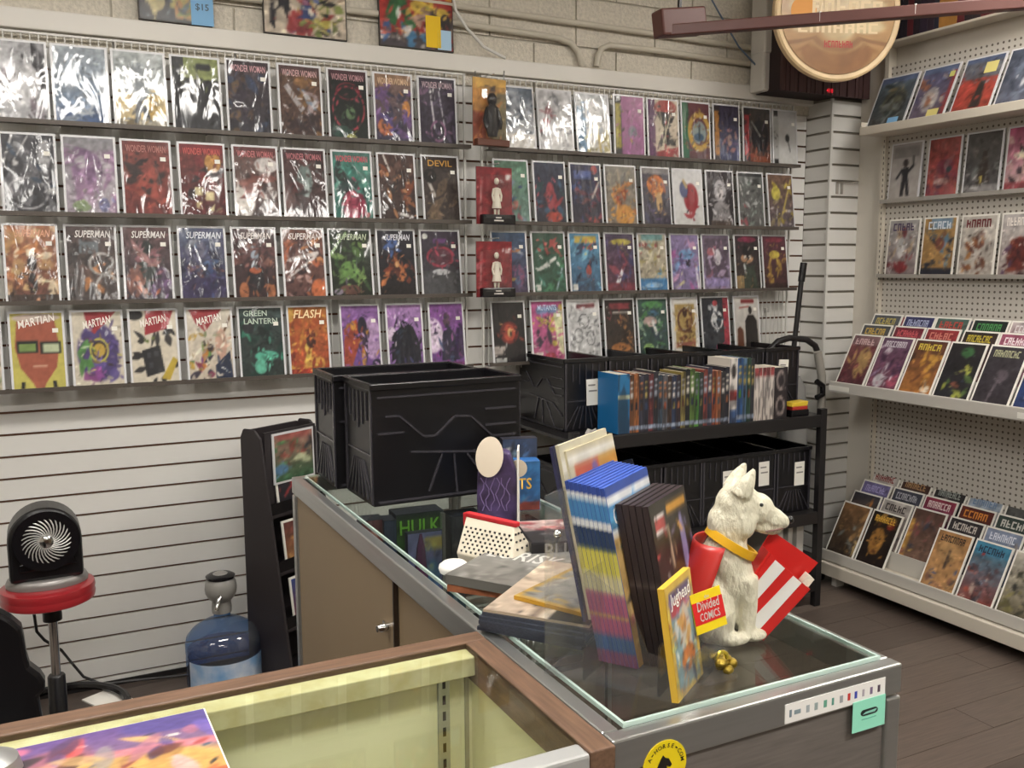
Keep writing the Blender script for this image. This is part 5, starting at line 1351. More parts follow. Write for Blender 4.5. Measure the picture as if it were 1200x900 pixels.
# vivid comic on the wood case
a, b = hit(240, 832, 2, .953), hit(270, 903, 2, .953)
t = MB().box(-.42, 0, -.28, 0, 0, .004).build('open_comic', PAPER, None)
t.location = (a.x, a.y, .9515)
ang = math.atan2(-(b.x - a.x), -(b.y - a.y)) * -1
t.rotation_euler = (0, 0, math.atan2(b.x - a.x, -(b.y - a.y)))
tag(t, 'vivid orange and purple comic lying on the wood-edged case', 'comic')
sp_ = 'g 6a4a9a e0b060;n e06a6a .5 5;e .5 .5 .6 .3 e8c070;e .75 .55 .3 .3 e8a850;e .45 .75 .4 .3 ece4dc;s 22 .07 b83a34,c85a34,2a2c34,d89a3a,3a3a40 .05 .12 1 .8;s 10 .06 e8e0d8,4a5a70,8a3434 .1 .3 1 1;e .95 .05 .2 .1 5a4a9a;l .0 .1 .5 .05 .04 d86a90;l .6 .22 1 .3 .04 e8808a;s 60 .028 b83a34,c85a34,2a2c34,d89a3a,3a3a40,ece4dc,8a3434,4a5a70 .02 .1 .98 1;d .12'
cv = link('cover', art_mesh(sp_, 0.416, .276, 140, 94, PR_FLAT), t, (-.21, -.278, .0047), (-math.pi / 2, 0, 0))
o = MB().lathe([(.03, 0), (.034, .006), (.03, .02), (.016, .028), (.002, .03)], 20).build('paperweight', mat('grey_metal', '9a9a98', .35, metal=.5), None, True)
q = hit(2, 900, 2, .96)
o.location = (q.x - .012, q.y - .01, .9568)
tag(o, 'grey rounded paperweight on the vivid comic in the photo corner', 'paperweight')

# ================================================================== LEFT FLOOR AREA
# stool with fan
ys = 3.14
cs = hit(57, 700, 1, ys)
t = thing('stool', 'round red stool on a black post carrying the fan', 'stool', (cs.x, ys, 0))
zt = hit(57, 683, 1, ys).z
rr = (hit(115, 690, 1, ys).x - hit(0, 700, 1, ys).x) / 2 * .99
MB().lathe([(rr * .9, zt - .055), (rr * .98, zt - .05), (rr, zt - .038), (rr * .985, zt - .03), (rr * .985, zt - .026), (rr, zt - .018), (rr * .98, zt - .004), (rr * .9, zt), (rr * .5, zt + .001)], 48).build('seat', RED, t, True)
px_ = hit(64, 760, 1, ys).x - cs.x
MB().lathe([(.028, zt - .12), (.028, zt - .056)], 16, Matrix.Translation((px_, 0, 0))).build('seat_mount', BLACKP, t, True)
MB().lathe([(.014, .2), (.014, zt - .12)], 16, Matrix.Translation((px_, 0, 0))).build('gas_lift', CHROME, t, True)
MB().lathe([(.034, .03), (.034, .05), (.028, .06), (.026, .24), (.022, .245)], 16, Matrix.Translation((px_, 0, 0))).build('post', BLACKP, t, True)
for k in range(5):
    an = k * 2 * math.pi / 5 + .4
    MB().tube([(px_, 0, .055), (px_ + .14 * math.cos(an), .14 * math.sin(an), .035), (px_ + .19 * math.cos(an), .19 * math.sin(an), .02)], [.022, .016, .013], 8).build('leg', BLACKP, t, True)
ring = [(px_ + .20 * math.cos(a_), .20 * math.sin(a_) * 1.0, .115) for a_ in [2 * math.pi * i / 40 for i in range(41)]]
MB().tube(ring, .014, 8).build('foot_ring', BLACKG, t, True)
zs_ = zt + .001
f = thing('desk_fan', 'black desk fan with chrome swirl grille on the red stool', 'fan', (cs.x, ys, zs_), .02)
prof = []
wf = .104
hgt = hit(57, 590, 1, ys).z - zs_
# base ring
MB().lathe([(wf * 1.1, .0), (wf * 1.12, .012), (wf * 1.06, .024), (wf * .98, .028)], 40, None, 1, .72).build('base_ring', mat('grey_silver', '8a8784', .35, metal=.4), f, True)
# housing: arch-topped body
def arch(w, h, n=20):
    return [(-w, .026)] + [(-w * math.cos(math.pi * i / n) * (1 if True else 1), h - w * .98 + w * .98 * math.sin(math.pi * i / n)) for i in range(n + 1)] + [(w, .026)]
MB().prism(arch(wf * .98, hgt), -.062, .062).build('housing', BLACKP, f, bevel=.012)
cz = hgt - wf * .93
MB().lathe([(wf * .84, 0), (wf * .86, .014), (wf * .88, .02), (wf * .82, .02)], 48, Matrix.Translation((.004, -.0625, cz)) @ RX).build('grille_ring', BLACKG, f, True)
m = MB()
for k in range(28):
    a0 = 2 * math.pi * k / 28
    P = []
    for j in range(7):
        u = j / 6
        r_ = wf * (.18 + .65 * u)
        an = a0 + 1.0 * u
        P.append((.004 + r_ * math.cos(an), -.087 + .012 * u * u, cz + r_ * math.sin(an)))
    m.tube(P, .0021, 5)
m.build('swirl_grille', mat('silver_paint', 'c4c2be', .35, metal=.35), f, True)
MB().lathe([(.023, 0), (.023, .006), (.014, .012), (.003, .014)], 24, Matrix.Translation((.004, -.080, cz)) @ RX).build('hub_badge', CHROME, f, True)
MB().lathe([(wf * .82, 0), (wf * .82, .001)], 32, Matrix.Translation((.004, -.0635, cz)) @ RX).build('grille_back', mat('grille_dark', '0e0e10', .7), f)
MB().prism([(-wf * .7, .06), (wf * .8, .07), (wf * .72, .105), (-wf * .7, .085)], -.068, -.062).build('front_panel', BLACKG, f, bevel=.002)
# black chair at the left edge
t = thing('office_chair', 'black plastic chair with curved edge cut by the left photo edge', 'chair', (hit(-30, 800, 1, 2.70).x, 2.70, 0))
hz = lambda x, y: (hit(x, y, 1, 2.70).x - t.location.x, hit(x, y, 1, 2.70).z)
pl = [hz(*q) for q in ((-60, 712), (0, 715), (13, 722), (25, 732), (28, 745), (31, 765), (35, 777), (47, 786), (53, 795), (53, 805), (45, 812), (52, 850), (52, 875), (-60, 875))]
MB().prism(pl, -.03, .03).build('back_shell', BLACKP, t, bevel=.012)
MB().lathe([(.03, 0), (.03, .25), (.025, .3)], 14).build('column', BLACKM, t, True)
MB().box(-.22, .12, -.25, .03, .26, .31).build('seat_pan', BLACKP, t, bevel=.02)
for k in range(5):
    an = k * 2 * math.pi / 5
    MB().tube([(0, 0, .08), (.17 * math.cos(an), .17 * math.sin(an), .04), (.17 * math.cos(an), .17 * math.sin(an), .0)], [.02, .015, .015], 8).build('leg', BLACKM, t, True)
# papers on floor + cable
q = hit(112, 822, 2, .03)
o = comic('small pale booklet lying on the stool base', (q.x, q.y - .1, .095), .5, -math.pi / 2, 'g b8a890 a89880;s 10 .1 5a5048,8a7a68;d .15', .1, .15, bag=False, sticker=False, name='booklet', cat='booklet')
P = [hit(40, 720, 1, ys + .12), hit(43, 740, 1, ys + .14), hit(52, 750, 1, ys + .16), hit(72, 762, 1, ys + .2), hit(85, 778, 1, 3.5), hit(98, 793, 1, 3.5), hit(120, 802, 1, 3.49), hit(160, 797, 1, 3.49), hit(190, 794, 1, 3.5), hit(230, 796, 1, 3.5)]
for p_ in P:
    p_.z = max(p_.z, .006)
conduit(P, .005, 'black fan cord drooping behind the stool along the wall', BLACKM, 'power_cord', 'cord', 6)
# water bottle
yb_ = 3.27
c = hit(262, 760, 1, yb_)
rb = (hit(306, 765, 1, yb_).x - hit(218, 765, 1, yb_).x) / 2
t = thing('water_bottle', 'blue water cooler bottle with grey pump on the floor by the wall', 'bottle', (c.x, yb_, 0))
zn = hit(262, 720, 1, yb_).z
BLU = glass_mat('blue_bottle', '86b8e4', .06, .05, .06)
zsd = zn * .70
prof = [(rb * .9, 0), (rb, .015), (rb, .05), (rb * .97, .06), (rb, .07), (rb, zsd - .05), (rb * .985, zsd - .04), (rb, zsd - .03), (rb, zsd), (rb * .96, zsd + (zn - zsd) * .25), (rb * .8, zsd + (zn - zsd) * .52), (rb * .5, zsd + (zn - zsd) * .78), (rb * .25, zsd + (zn - zsd) * .92), (rb * .22, zn), (rb * .22, zn + .012)]
MB().lathe(prof, 40).build('bottle_body', BLU, t, True)
wtr = glass_mat('water', 'a8cce8', .03)
MB().lathe([(rb * .94, .008), (rb * .95, .03), (rb * .95, zsd * .9), (rb * .945, zsd * .905)], 40).build('water', wtr, t, True)
# paper label: partial band
m = MB()
n = 24
vs, fs = [], []
for i in range(n + 1):
    an = math.radians(-160 + 150 * i / n)
    for z in (.04, zn * .56):
        vs.append(((rb + .0012) * math.cos(an), (rb + .0012) * math.sin(an), z))
for i in range(n):
    fs.append((2 * i, 2 * i + 2, 2 * i + 3, 2 * i + 1))
m.add(vs, fs).build('paper_label', mat('label_blue_white', 'd8dce0', .5, var=.6, scale=9, col2='3f86c0'), t)
pump = MB()
pump.lathe([(rb * .26, zn + .012), (rb * .27, zn + .03), (rb * .24, zn + .06)], 24)
GP = mat('pump_grey', '8d8b86', .3)
pump.build('neck_collar', GP, t, True)
MB().ell((.0, -.0, zn + .10), (.055, .056, .058)).build('pump_dome', GP, t, True)
MB().lathe([(.048, 0), (.05, .008), (.04, .014), (.01, .017)], 24, Matrix.Translation((.0, 0, zn + .135))).build('pump_button', BLACKG, t, True)
MB().tube([(-.01, -.045, zn + .085), (-.02, -.066, zn + .07), (-.03, -.072, zn + .045)], [.009, .008, .007], 10).build('spout', CHROME, t, True)

# leaning black display tower
tw_ = thing('display_tower', 'tall narrow black display stand behind the showcase end', 'display stand', (.755, 3.27, 0), 0.55)
DK = mat('tower_black', '2b2628', .5)
SH = .957
# profile in local y-z (front slopes back), side faces the room
def side(x0, x1, nm):
    P = [(-.13, 0), (.10, 0), (.10, SH - .03), (.085, SH), (.03, SH), (.0, SH - .03)]
    vs = [(x, y, z) for x in (x0, x1) for y, z in P]
    k = len(P)
    MB().add(vs, [tuple(range(k)), tuple(range(2 * k - 1, k - 1, -1))] + [(i, i + k, (i + 1) % k + k, (i + 1) % k) for i in range(k)]).build(nm, DK, tw_, bevel=.006)
side(-.14, -.128, 'side_panel')
side(.128, .14, 'side_panel')
MB().box(-.128, .128, .088, .098, 0, SH - .01).build('back_panel', DK, tw_)
for i in range(4):
    z = SH - .30 - i * .2
    y = -.13 * (1 - z / (SH - .03)) + .012
    MB().box(-.128, .128, y, .088, z - .012, z).build('pocket_shelf', DK, tw_)
    MB().box(-.128, .128, y, y + .004, z, z + .04).build('pocket_lip', BLACKG, tw_)
MB().box(-.12, .128, .0, .01, SH - .29, SH - .012).build('front_board', DK, tw_)
def tpos(x, y, z):
    return tw_.matrix_basis @ Vector((x, y, z))
tower_items = [('green and red comic at the top of the black display tower', -.015, 0, 'g a86a60 3a6a44;s 12 .16 5a9a58,3a7a4a,a8483c,2a3038,c8d0a0;r .1 .0 .9 .12 b05a50;e .15 .75 .2 .12 4a78a0', .2, .18),
    ('dark comic with a red cross shape in the display tower', 0.0, 1, 'g 2c2c34 24242c;l .2 .1 .8 .9 .06 b02c34;l .8 .2 .2 .7 .05 b83a3c;e .3 .2 .15 .06 d0ccc8', .16, .17),
    ('orange and red comic low in the display tower', 0.0, 2, 'g 6a3430 a8743c;s 8 .14 c89048,8a3430,4a2c30', .16, .17),
    ('blue and red comic at the foot of the display tower', 0.0, 3, 'g 34488a 8a3434;s 8 .14 c8a83c,d0d0d0,28407a', .16, .17)]
bpy.context.view_layer.update()
for lab, xo, lv, sp, w, h in tower_items:
    if lv == 0:
        p_ = tpos(.01, -.010, SH - .20)
        tl = .02
    else:
        z = SH - .30 - (lv - 1) * .2
        y = -.13 * (1 - z / (SH - .03)) + .02
        p_ = tpos(0, y, z + .001)
        tl = .12
    comic(lab, p_, .55, tl, sp, w, h, bag=lv == 0, sticker=False, res=(20, 26), group='comics in the display tower')

# ================================================================== THINGS ON THE SHOWCASE
ZT = SZ + .0026
# acrylic literature holder, turned towards the right
HP = math.radians(34)
hx, hy = Vector((math.cos(HP), math.sin(HP), 0)), Vector((-math.sin(HP), math.cos(HP), 0))
HO = Vector((.697, .906, ZT))
def hp(x, y, z=0.0):
    return HO + hx * x + hy * y + Vector((0, 0, z))
hold = thing('acrylic_holder', 'clear acrylic three-step literature holder full of booklets', 'literature holder', HO, HP)
HW = .24
def ac(x0, x1, y0, y1, z0, z1, nm):
    return MB().box(x0, x1, y0, y1, z0, z1).build(nm, ACRYL, hold)
ac(0, HW, 0, .20, 0, .003, 'base_plate')
def sidep(x):
    P = [(0, .003), (.20, .003), (.20, .25), (.17, .26), (.14, .16), (.075, .12), (.05, .06), (0, .05)]
    vs = [(xx, y, z) for xx in (x, x + .003) for y, z in P]
    k = len(P)
    MB().add(vs, [tuple(range(k)), tuple(range(2 * k - 1, k - 1, -1))] + [(i, i + k, (i + 1) % k + k, (i + 1) % k) for i in range(k)]).build('side_wall', ACRYL, hold)
sidep(0)
sidep(HW - .003)
for i, (y, z) in enumerate(((.0, .05), (.034, .07), (.14, .15))):
    ac(.003, HW - .003, y, y + .003, .003, z, 'pocket_front')
ac(.003, HW - .003, .197, .20, .003, .25, 'back_wall')
m = MB()
m.lathe([(.006, 0), (.004, .004), (.001, .006)], 12, Matrix.Translation((-.001, .18, .2)) @ Matrix.Rotation(-math.pi / 2, 4, 'Y'))
m.build('screw_cap', CHROME, hold, True)

def booklet(label, x, y, z, w, h, th, tilt, spec, edge, group=None, title=None, tcol='ffffff', th_=.02, tz=.8, tw=.8, edge_spec=None, res=(26, 40), name='booklet', margin=.0006):
    """upright booklet: cover faces the holder's front, left edge shows its spine"""
    o = MB().box(0, w, 0, th, 0, h).build(name, edge, None)
    o.location = hp(x, y, z)
    o.rotation_euler = (-tilt, 0, HP)
    tag(o, label, 'booklet', group)
    link('cover', art_mesh(spec, w - margin, h - margin, res[0], res[1], PR_FLAT), o, (w / 2, -.0006, margin / 2))
    if edge_spec:
        link('spine', art_mesh(edge_spec, th, h, 3, 48, PR_FLAT), o, (-.0005, th / 2, 0), (0, 0, -math.pi / 2))
    if title:
        link('title', text_mesh(title, w * tw, th_, mat('ink_' + tcol, tcol, .5)), o, (w / 2, -.0013, h * tz))
    return o
# blue booklets (nine), with yellow to pink spines
BE = mat('blue_cover_edge', '3f62c0', .5)
ES = 'g 3a78c8 3a78c8;r 0 0 1 .05 2a4ab0;r 0 .05 1 .09 e8ecf0;r 0 .09 1 .2 3a88d0;r 0 .2 1 .24 e4e8ec;r 0 .24 1 .36 24406a;r 0 .36 1 .5 dcd048;r 0 .5 1 .6 d8cf9a;r 0 .6 1 .84 b8487a;r 0 .72 1 .73 d8b04a;r 0 .84 1 .93 2a5a98;r 0 .93 1 1 7a3a6a;d .12'
CS = 'g 2a50b8 2a50b8;r 0 .06 1 .1 e8ecf0;r 0 .1 1 .24 4a98d8;r 0 .24 1 .28 e8ecf0;r 0 .28 1 1 c8a05a;s 16 .14 d8d048,c84a58,2a2a34,e0d8d0,d86a9a 0 .32 1 1;d .12'
nb = 9
for i in range(nb):
    y = .140 - i * .0066
    booklet('%s blue-topped booklet counting from the back of the holder' % ORD[i], .064, y, .006, .16, .258 - .0006 * i, .006, .215, CS if i == nb - 1 else 'g 2a50b8 c8a05a', BE, 'blue booklets in the acrylic holder', 'CONNECT' if i == nb - 1 else None, 'f0f4f8', .026, .83, .86, ES, (26, 44) if i == nb - 1 else (3, 4))
# orange-faced comics behind
for i, (x, zz, sp, nm) in enumerate(((-.006, .06, 'g 2a2c50 2a2c50;d .05', 'navy-edged comic at the back of the holder'), (.0, .062, 'g d8d0b0 8a7a58;r 0 .08 1 .16 e8e2cc;d .05', 'dark-edged cream comic behind the orange one'),
        (.012, .052, 'g cdbf94 b8a87c;r .0 .03 1 .08 ebe6d2;r .09 .1 1 1 d8562c;r .6 .1 1 1 d8922a;e .5 .2 .08 .1 7a5a98;e .55 .6 .1 .2 7a5a98;e .62 .75 .1 .1 d8d0c8;d .08', 'cream-framed comic with an orange and red panel atop the holder'))):
    booklet(nm, x + .066, .165 - .006 * i, zz, .165, .25, .005, .215, sp, mat('cream_edge', 'd8cfae', .6) if i else mat('navy_edge', '2a2c50', .5), 'comics at the back of the holder', res=(26, 40))
# black booklets
for i in range(5):
    y = .078 - i * .0095
    booklet('%s dark booklet counting from the back, in the middle pocket' % ORD[i], .082 + i * .001, y, .006, .146, .228, .0085, .2,
            'g 2c2724 241f1e;r .08 .08 .34 .2 d8ccc8;r .08 .1 .34 .17 c04040;r .42 .05 .95 .11 d8962c;e .75 .4 .08 .28 8a80b8;l .38 .2 .42 .7 .04 c0a888;r .1 .58 .36 .66 d8d8d4;r .1 .66 .36 .7 4a78b8;r .55 .5 .75 .57 d4d4d0;e .5 .5 .2 .08 5a4424;s 4 .08 b04a5a .6 .5 .9 .9;d .12' if i == 4 else 'g 2a2422 2a2422',
            mat('dark_cover_edge', '33262a', .45), 'dark booklets in the acrylic holder', None, edge_spec='g 3a2a2c 2a2022;r 0 .48 1 .5 6a5a58;d .1', res=(30, 44) if i == 4 else (3, 4))
    # pale top edge of the pages
# yellow-bordered digest in the front pocket
booklet('yellow-bordered digest leaning in the front pocket of the holder', -.004, .006, .004, .100, .148, .009, .15,
        'g e2b840 e2b840;r .1 .07 .9 .95 8a6a90;r .1 .07 .9 .13 5a4a80;e .4 .25 .3 .1 c83c48;r .1 .3 .9 .95 7aa0a8;e .55 .5 .22 .3 c8c0b0;e .5 .4 .12 .1 d88a3a;e .55 .72 .28 .12 d8742c;s 10 .12 3a4a70,d8a050,c8ccd0,2a2c38 .12 .35 .88 .94;d .1',
        mat('yellow_edge', 'e0b63c', .5), None, 'Jughead', 'f2eee8', .022, .84, .74, name='digest')
# red and yellow card in its own clear stand
a = hit(837, 738, 1, .958)
assert True
t = thing('price_card', 'red and yellow lettered card in a clear stand in front of the dog', 'sign', (a.x, a.y, ZT), math.radians(2))
cw, chh = .052, .054
zc_ = a.z - ZT - .012
cb = MB().box(-cw / 2, cw / 2, -.001, .001, .012, .012 + chh).build('card', mat('card_yellow', 'ecd018', .45), t)
cb.rotation_euler = (-.2, -.12, 0)
cb.location = (0, 0, zc_)
MB().box(-cw / 2, cw / 2, -.0018, -.001, .024, .012 + chh - .012).build('red_panel', mat('card_red', 'd82424', .45), cb)
MW = mat('ink_white', 'f2eeea', .5)
link('lettering', text_mesh('the', cw * .16, None, MW), cb, (0, -.0024, .062 - .003))
link('lettering', text_mesh('Divided', cw * .74, .013, MW, .1), cb, (0, -.0024, .048))
link('lettering', text_mesh('COMICS', cw * .66, .011, MW), cb, (0, -.0024, .033))
m = MB()
m.box(-.02, .02, .004, .006, 0, max(.02, zc_ + .03))
m.box(-.03, .03, -.02, .02, 0, .002)
m.build('clear_stand', ACRYL, t)

# dog figurine
dg = hit(866, 752, 2, ZT)
dog = thing('dog_figurine', 'white dog figurine with yellow collar and red cloth on the showcase', 'figurine', (dg.x + .012, dg.y + .020, ZT), -.42)
m = MB()
def el(c, r, rot=0.0):
    m.ell((0, 0, 0), r, Matrix.Translation(c) @ Matrix.Rotation(rot, 4, 'Y'), 20, 14)
el((-.003, 0, .203), (.034, .031, .034), .2)
el((.026, 0, .197), (.026, .023, .024), .3)
el((.046, 0, .184), (.026, .017, .016), .35)
el((.062, 0, .177), (.014, .013, .012), .3)
el((.038, 0, .168), (.026, .014, .010), .25)
el((-.004, -.020, .180), (.024, .014, .026))
el((-.004, .020, .180), (.024, .014, .026))
el((-.018, 0, .165), (.028, .030, .042), -.35)
el((-.020, 0, .120), (.036, .040, .045))
el((-.012, 0, .095), (.034, .038, .05))
el((-.040, 0, .065), (.038, .040, .058), -.5)
for s in (-1, 1):
    el((-.045, s * .030, .036), (.034, .018, .036))
    el((-.02, s * .036, .010), (.03, .012, .011))
    m.tube([(.004, s * .021, .1), (.010, s * .022, .055), (.008, s * .022, .010)], [.020, .014, .012], 12)
    el((.018, s * .022, .0105), (.022, .013, .0105))
    m.tube([(-.006, s * .020, .222), (.004, s * .023, .243), (.014, s * .022, .262)], [.017, .012, .003], 10)
FUR = mat('ivory_resin', 'dcd7c0', .45, bump=.75, bscale=110, stretch=(1, 1, .45))
body = m.build('body', FUR, dog)
r_ = body.modifiers.new('remesh', 'REMESH')
r_.mode = 'VOXEL'
r_.voxel_size = .0028
r_.use_smooth_shade = True
s_ = body.modifiers.new('smooth', 'SMOOTH')
s_.factor = .5
s_.iterations = 6
MB().ell((.0765, 0, .179), (.0055, .007, .006), None, 12, 8).build('nose', BLACKG, dog, True)
for s in (-1, 1):
    MB().ell((.026, s * .0195, .207), (.0035, .0028, .003), None, 10, 6).build('eye', BLACKG, dog, True)
MB().tube([(.066, -.006, .1685), (.052, -.0135, .1675), (.035, -.0165, .166)], .0016, 6).build('mouth_line', mat('mouth_pink', '8a6a60', .6), dog, True)
# collar: tilted band
def band(c, rx, ry, h, tilt, nm, mm, th=.003):
    vs, fs = [], []
    n = 36
    Mx = Matrix.Translation(c) @ Matrix.Rotation(tilt, 4, 'Y')
    for i in range(n):
        an = 2 * math.pi * i / n
        for (k, z) in ((0, -h / 2), (0, h / 2), (th, h / 2), (th, -h / 2)):
            vs.append(tuple(Mx @ Vector(((rx + k) * math.cos(an), (ry + k) * math.sin(an), z))))
    for i in range(n):
        j = (i + 1) % n
        for k in range(4):
            fs.append((4 * i + k, 4 * j + k, 4 * j + (k + 1) % 4, 4 * i + (k + 1) % 4))
    return MB().add(vs, fs).build(nm, mm, dog, True)
band((-.012, 0, .146), .036, .038, .013, .52, 'collar', mat('collar_yellow', 'e0ac20', .4), .005)
# red cloth over the back
vs, fs = [], []
n, k = 20, 14
for i in range(k + 1):
    v = i / k
    z = .150 - .118 * v
    cx_ = -.024 - .045 * v
    rx, ry = .036 + .022 * v, .040 + .016 * math.sin(v * 2.2)
    for j in range(n + 1):
        an = math.radians(102 + 156 * j / n)
        for off in (0,):
            vs.append((cx_ + (rx + .005) * math.cos(an), (ry + .005) * math.sin(an), z))
for i in range(k):
    for j in range(n):
        a0 = i * (n + 1) + j
        fs.append((a0, a0 + 1, a0 + n + 2, a0 + n + 1))
cp = MB().add(vs, fs).build('red_cloth', mat('cape_red', 'bf2a24', .4, coat=.2), dog, True)
so = cp.modifiers.new('solid', 'SOLIDIFY')
so.thickness = .003
so.offset = 1

# red striped carton at the dog's muzzle
q0 = hit(893, 751, 2, ZT)
r3, u3 = Vector((.894, -.448, 0)), Vector((0, 0, 1))
f3 = Vector((.448, .894, 0))
sc = (q0 - Vector((0, 0, CAM_H))).dot(_fw) / F_PX
t = thing('striped_carton', 'red and white striped open carton leaning below the dog muzzle', 'carton', q0 + Vector((0, 0, .001)), 0)
def cpnt(x, y, d=0.0):
    return r3 * ((x - 893) * sc) + u3 * ((751 - y) * sc) + f3 * d
def slab(px, d0, d1, nm, mm):
    n = len(px)
    vs = [tuple(cpnt(x, y, d0)) for x, y in px] + [tuple(cpnt(x, y, d1)) for x, y in px]
    return MB().add(vs, [tuple(range(n)), tuple(range(2 * n - 1, n - 1, -1))] + [(i, i + n, (i + 1) % n + n, (i + 1) % n) for i in range(n)]).build(nm, mm, t)
CR = mat('carton_red', 'cc2420', .4, coat=.2)
slab([(893, 751), (946, 689), (900, 647), (857, 716)], 0, .002, 'front_panel', CR)
slab([(896, 748), (965, 667), (908, 627), (860, 713)], .036, .038, 'back_panel', CR)
slab([(893, 751), (946, 689), (948, 690), (895, 752)], .002, .036, 'side_panel', CR)
slab([(857, 716), (900, 647), (898, 645), (855, 714)], .002, .036, 'side_panel', CR)
slab([(893, 751), (857, 716), (856, 718), (892, 752)], .002, .036, 'bottom_panel', CR)
CWH = mat('carton_white', 'e8e6e0', .45)
slab([(905.6, 654), (917, 664), (866, 725), (857.5, 716)], -.0008, 0, 'white_stripe', CWH)
slab([(927, 673), (937, 681.5), (885, 743), (874, 732)], -.0008, 0, 'white_stripe', CWH)
slab([(936, 690), (948, 675), (955, 681), (944, 696)], .012, .028, 'paper_stack', PAGES)
# brass trinket
q = hit(848, 786, 2, ZT)
m = MB()
rs2 = random.Random(5)
for i in range(16):
    an = rs2.random() * 6.28
    rr_ = rs2.random() * .016
    m.ell((rr_ * math.cos(an), rr_ * math.sin(an), .006 + rs2.random() * .012), (.005 + rs2.random() * .005, .005 + rs2.random() * .004, .004 + rs2.random() * .004), None, 10, 6)
br = m.build('brass_trinket', mat('brass', 'a8903c', .3, metal=.85, bump=.4, bscale=200), None, True)
br.location = (q.x, q.y + .004, ZT - .001)
tag(br, 'small knobbly brass trinket on the glass before the dog', 'trinket')
ringp = [(-.004 + .009 * math.cos(a_), -.004, .018 + .011 * math.sin(a_)) for a_ in [math.pi * i / 10 for i in range(11)]]
MB().tube(ringp, .0028, 8).build('loop', mat('brass_bright', 'd8c040', .25, metal=.8), br, True)

# flat stacks
def flat(name, label, x, y, z, w, h, th, rz, spec, edge, cat='magazine', title=None, tcol='ffffff', th_=.02, tpos_=(0, .8), group=None, res=(30, 40)):
    o = MB().box(-w / 2, w / 2, -h / 2, h / 2, 0, th).build(name, edge, None)
    o.location = (x, y, z)
    o.rotation_euler = (0, 0, rz)
    tag(o, label, cat, group)
    link('cover', art_mesh(spec, w - .001, h - .001, res[0], res[1], PR_FLAT), o, (0, -h / 2 + .0005, th + .0006), (-math.pi / 2, 0, 0))
    if title:
        link('title', text_mesh(title, w * .86, th_, mat('ink_' + tcol, tcol, .5)), o, (tpos_[0] * w, (tpos_[1] - .5) * h, th + .0014), (-math.pi / 2, 0, 0))
    return o
sa = math.radians(-52)
DE = mat('dark_mag_edge', '3a3e4a', .6, var=.3, scale=300, stretch=(1, 1, 3))
z = ZT
for i in range(5):
    flat('magazine', '%s magazine from the bottom in the stack left of the holder' % ORD[i], .728 + rnd.uniform(-.004, .004), 1.262 + rnd.uniform(-.004, .004), z, .175, .262, .0058, sa + rnd.uniform(-.04, .04), 'g 4a5868 3a4454', DE, group='magazines in the stack beside the holder', res=(4, 4))
    z += .006
flat('magazine', 'beige and black striped magazine on top of the stack', .730, 1.266, z, .172, .26, .004, sa + .03, 'g cbb49a c0a88e;r .0 .0 .42 1 c8b096;r .62 .0 1 1 1c1a1c;r .44 .0 .5 1 8a7664;r .54 .0 .6 1 d8c8b0;e .8 .3 .1 .08 8a3a30;d .1', mat('mag_edge_light', 'b8a68e', .6))
flat('magazine', 'gold-bordered magazine lying on the striped one', .765, 1.245, z + .0052, .15, .215, .006, math.radians(-63), 'g d0a03c d0a03c;r .06 .05 .94 .95 8a8680;e .4 .5 .35 .35 9a968e;s 8 .14 a8886a,787470,b0a494 .1 .3 .9 .9;d .1', mat('gold_edge', 'c8982e', .5))
flat('book', 'orange-brown book under the grey book', .715, 1.452, ZT, .14, .20, .012, math.radians(-48), 'g a8603a 7a3c28;s 10 .14 c87a48,5a2c20,8a5030', mat('orange_edge', '9a5a38', .6, var=.3, scale=60), 'book')
flat('hardcover_book', 'grey hardcover with embossed pale lettering behind the stack', .735, 1.440, ZT + .0135, .165, .235, .016, math.radians(-55), 'g 8a8882 7a7872;s 8 .16 6a6862,96948e;d .1', mat('grey_edge', '6a6862', .5), 'book', 'EURISK', 'c8c6c0', .05, (0, .62))
flat('comic_book', 'pale teal comic with a red figure shape lying beside the holder', .835, 1.352, ZT, .165, .25, .004, math.radians(-62), 'g 9ab8b4 8aa8a4;e .5 .5 .2 .12 b8543c;e .7 .62 .2 .1 c88a5a;s 6 .1 d8c8b8,5a7a7c', PAPER, 'comic')
# white puck
q = hit(557, 680, 2, ZT + .03)
o = MB().lathe([(.018, 0), (.026, .004), (.0285, .011), (.027, .017), (.02, .0225), (.008, .025), (.0015, .0253)], 36).build('smart_puck', mat('puck_white', 'ecebe6', .3), None, True)
o.location = (.640, 1.515, ZT + .001)
tag(o, 'white round puck beside the dotted pouch', 'puck')
MB().box(-.003, .003, -.029, -.0275, .006, .011).build('port', BLACKG, o)
# dotted pouch with red zip
pa = math.radians(-62)
t = thing('zip_pouch', 'cream pouch with dark dots and a red zip on the showcase', 'pouch', (.735, 1.535, ZT), pa)
PWD, PH = .125, .083
PC = mat('pouch_cream', 'dcd4c0', .7, bump=.1, bscale=150)
vs = [(-PWD / 2, -.035, 0), (PWD / 2, -.035, 0), (PWD / 2, .035, 0), (-PWD / 2, .035, 0), (-PWD / 2 - .002, -.040, .02), (PWD / 2 + .003, -.040, .02), (PWD / 2 + .003, .04, .02), (-PWD / 2 - .002, .04, .02),
      (-PWD / 2 - .004, -.006, PH), (PWD / 2 - .016, -.006, PH - .003), (PWD / 2 - .016, .006, PH - .003), (-PWD / 2 - .004, .006, PH)]
fs = [(3, 2, 1, 0)]
for b_ in (0, 4):
    fs += [(b_ + i, b_ + (i + 1) % 4, b_ + 4 + (i + 1) % 4, b_ + 4 + i) for i in range(4)]
fs.append((8, 9, 10, 11))
MB().add(vs, fs).build('pouch_body', PC, t, bevel=.003)
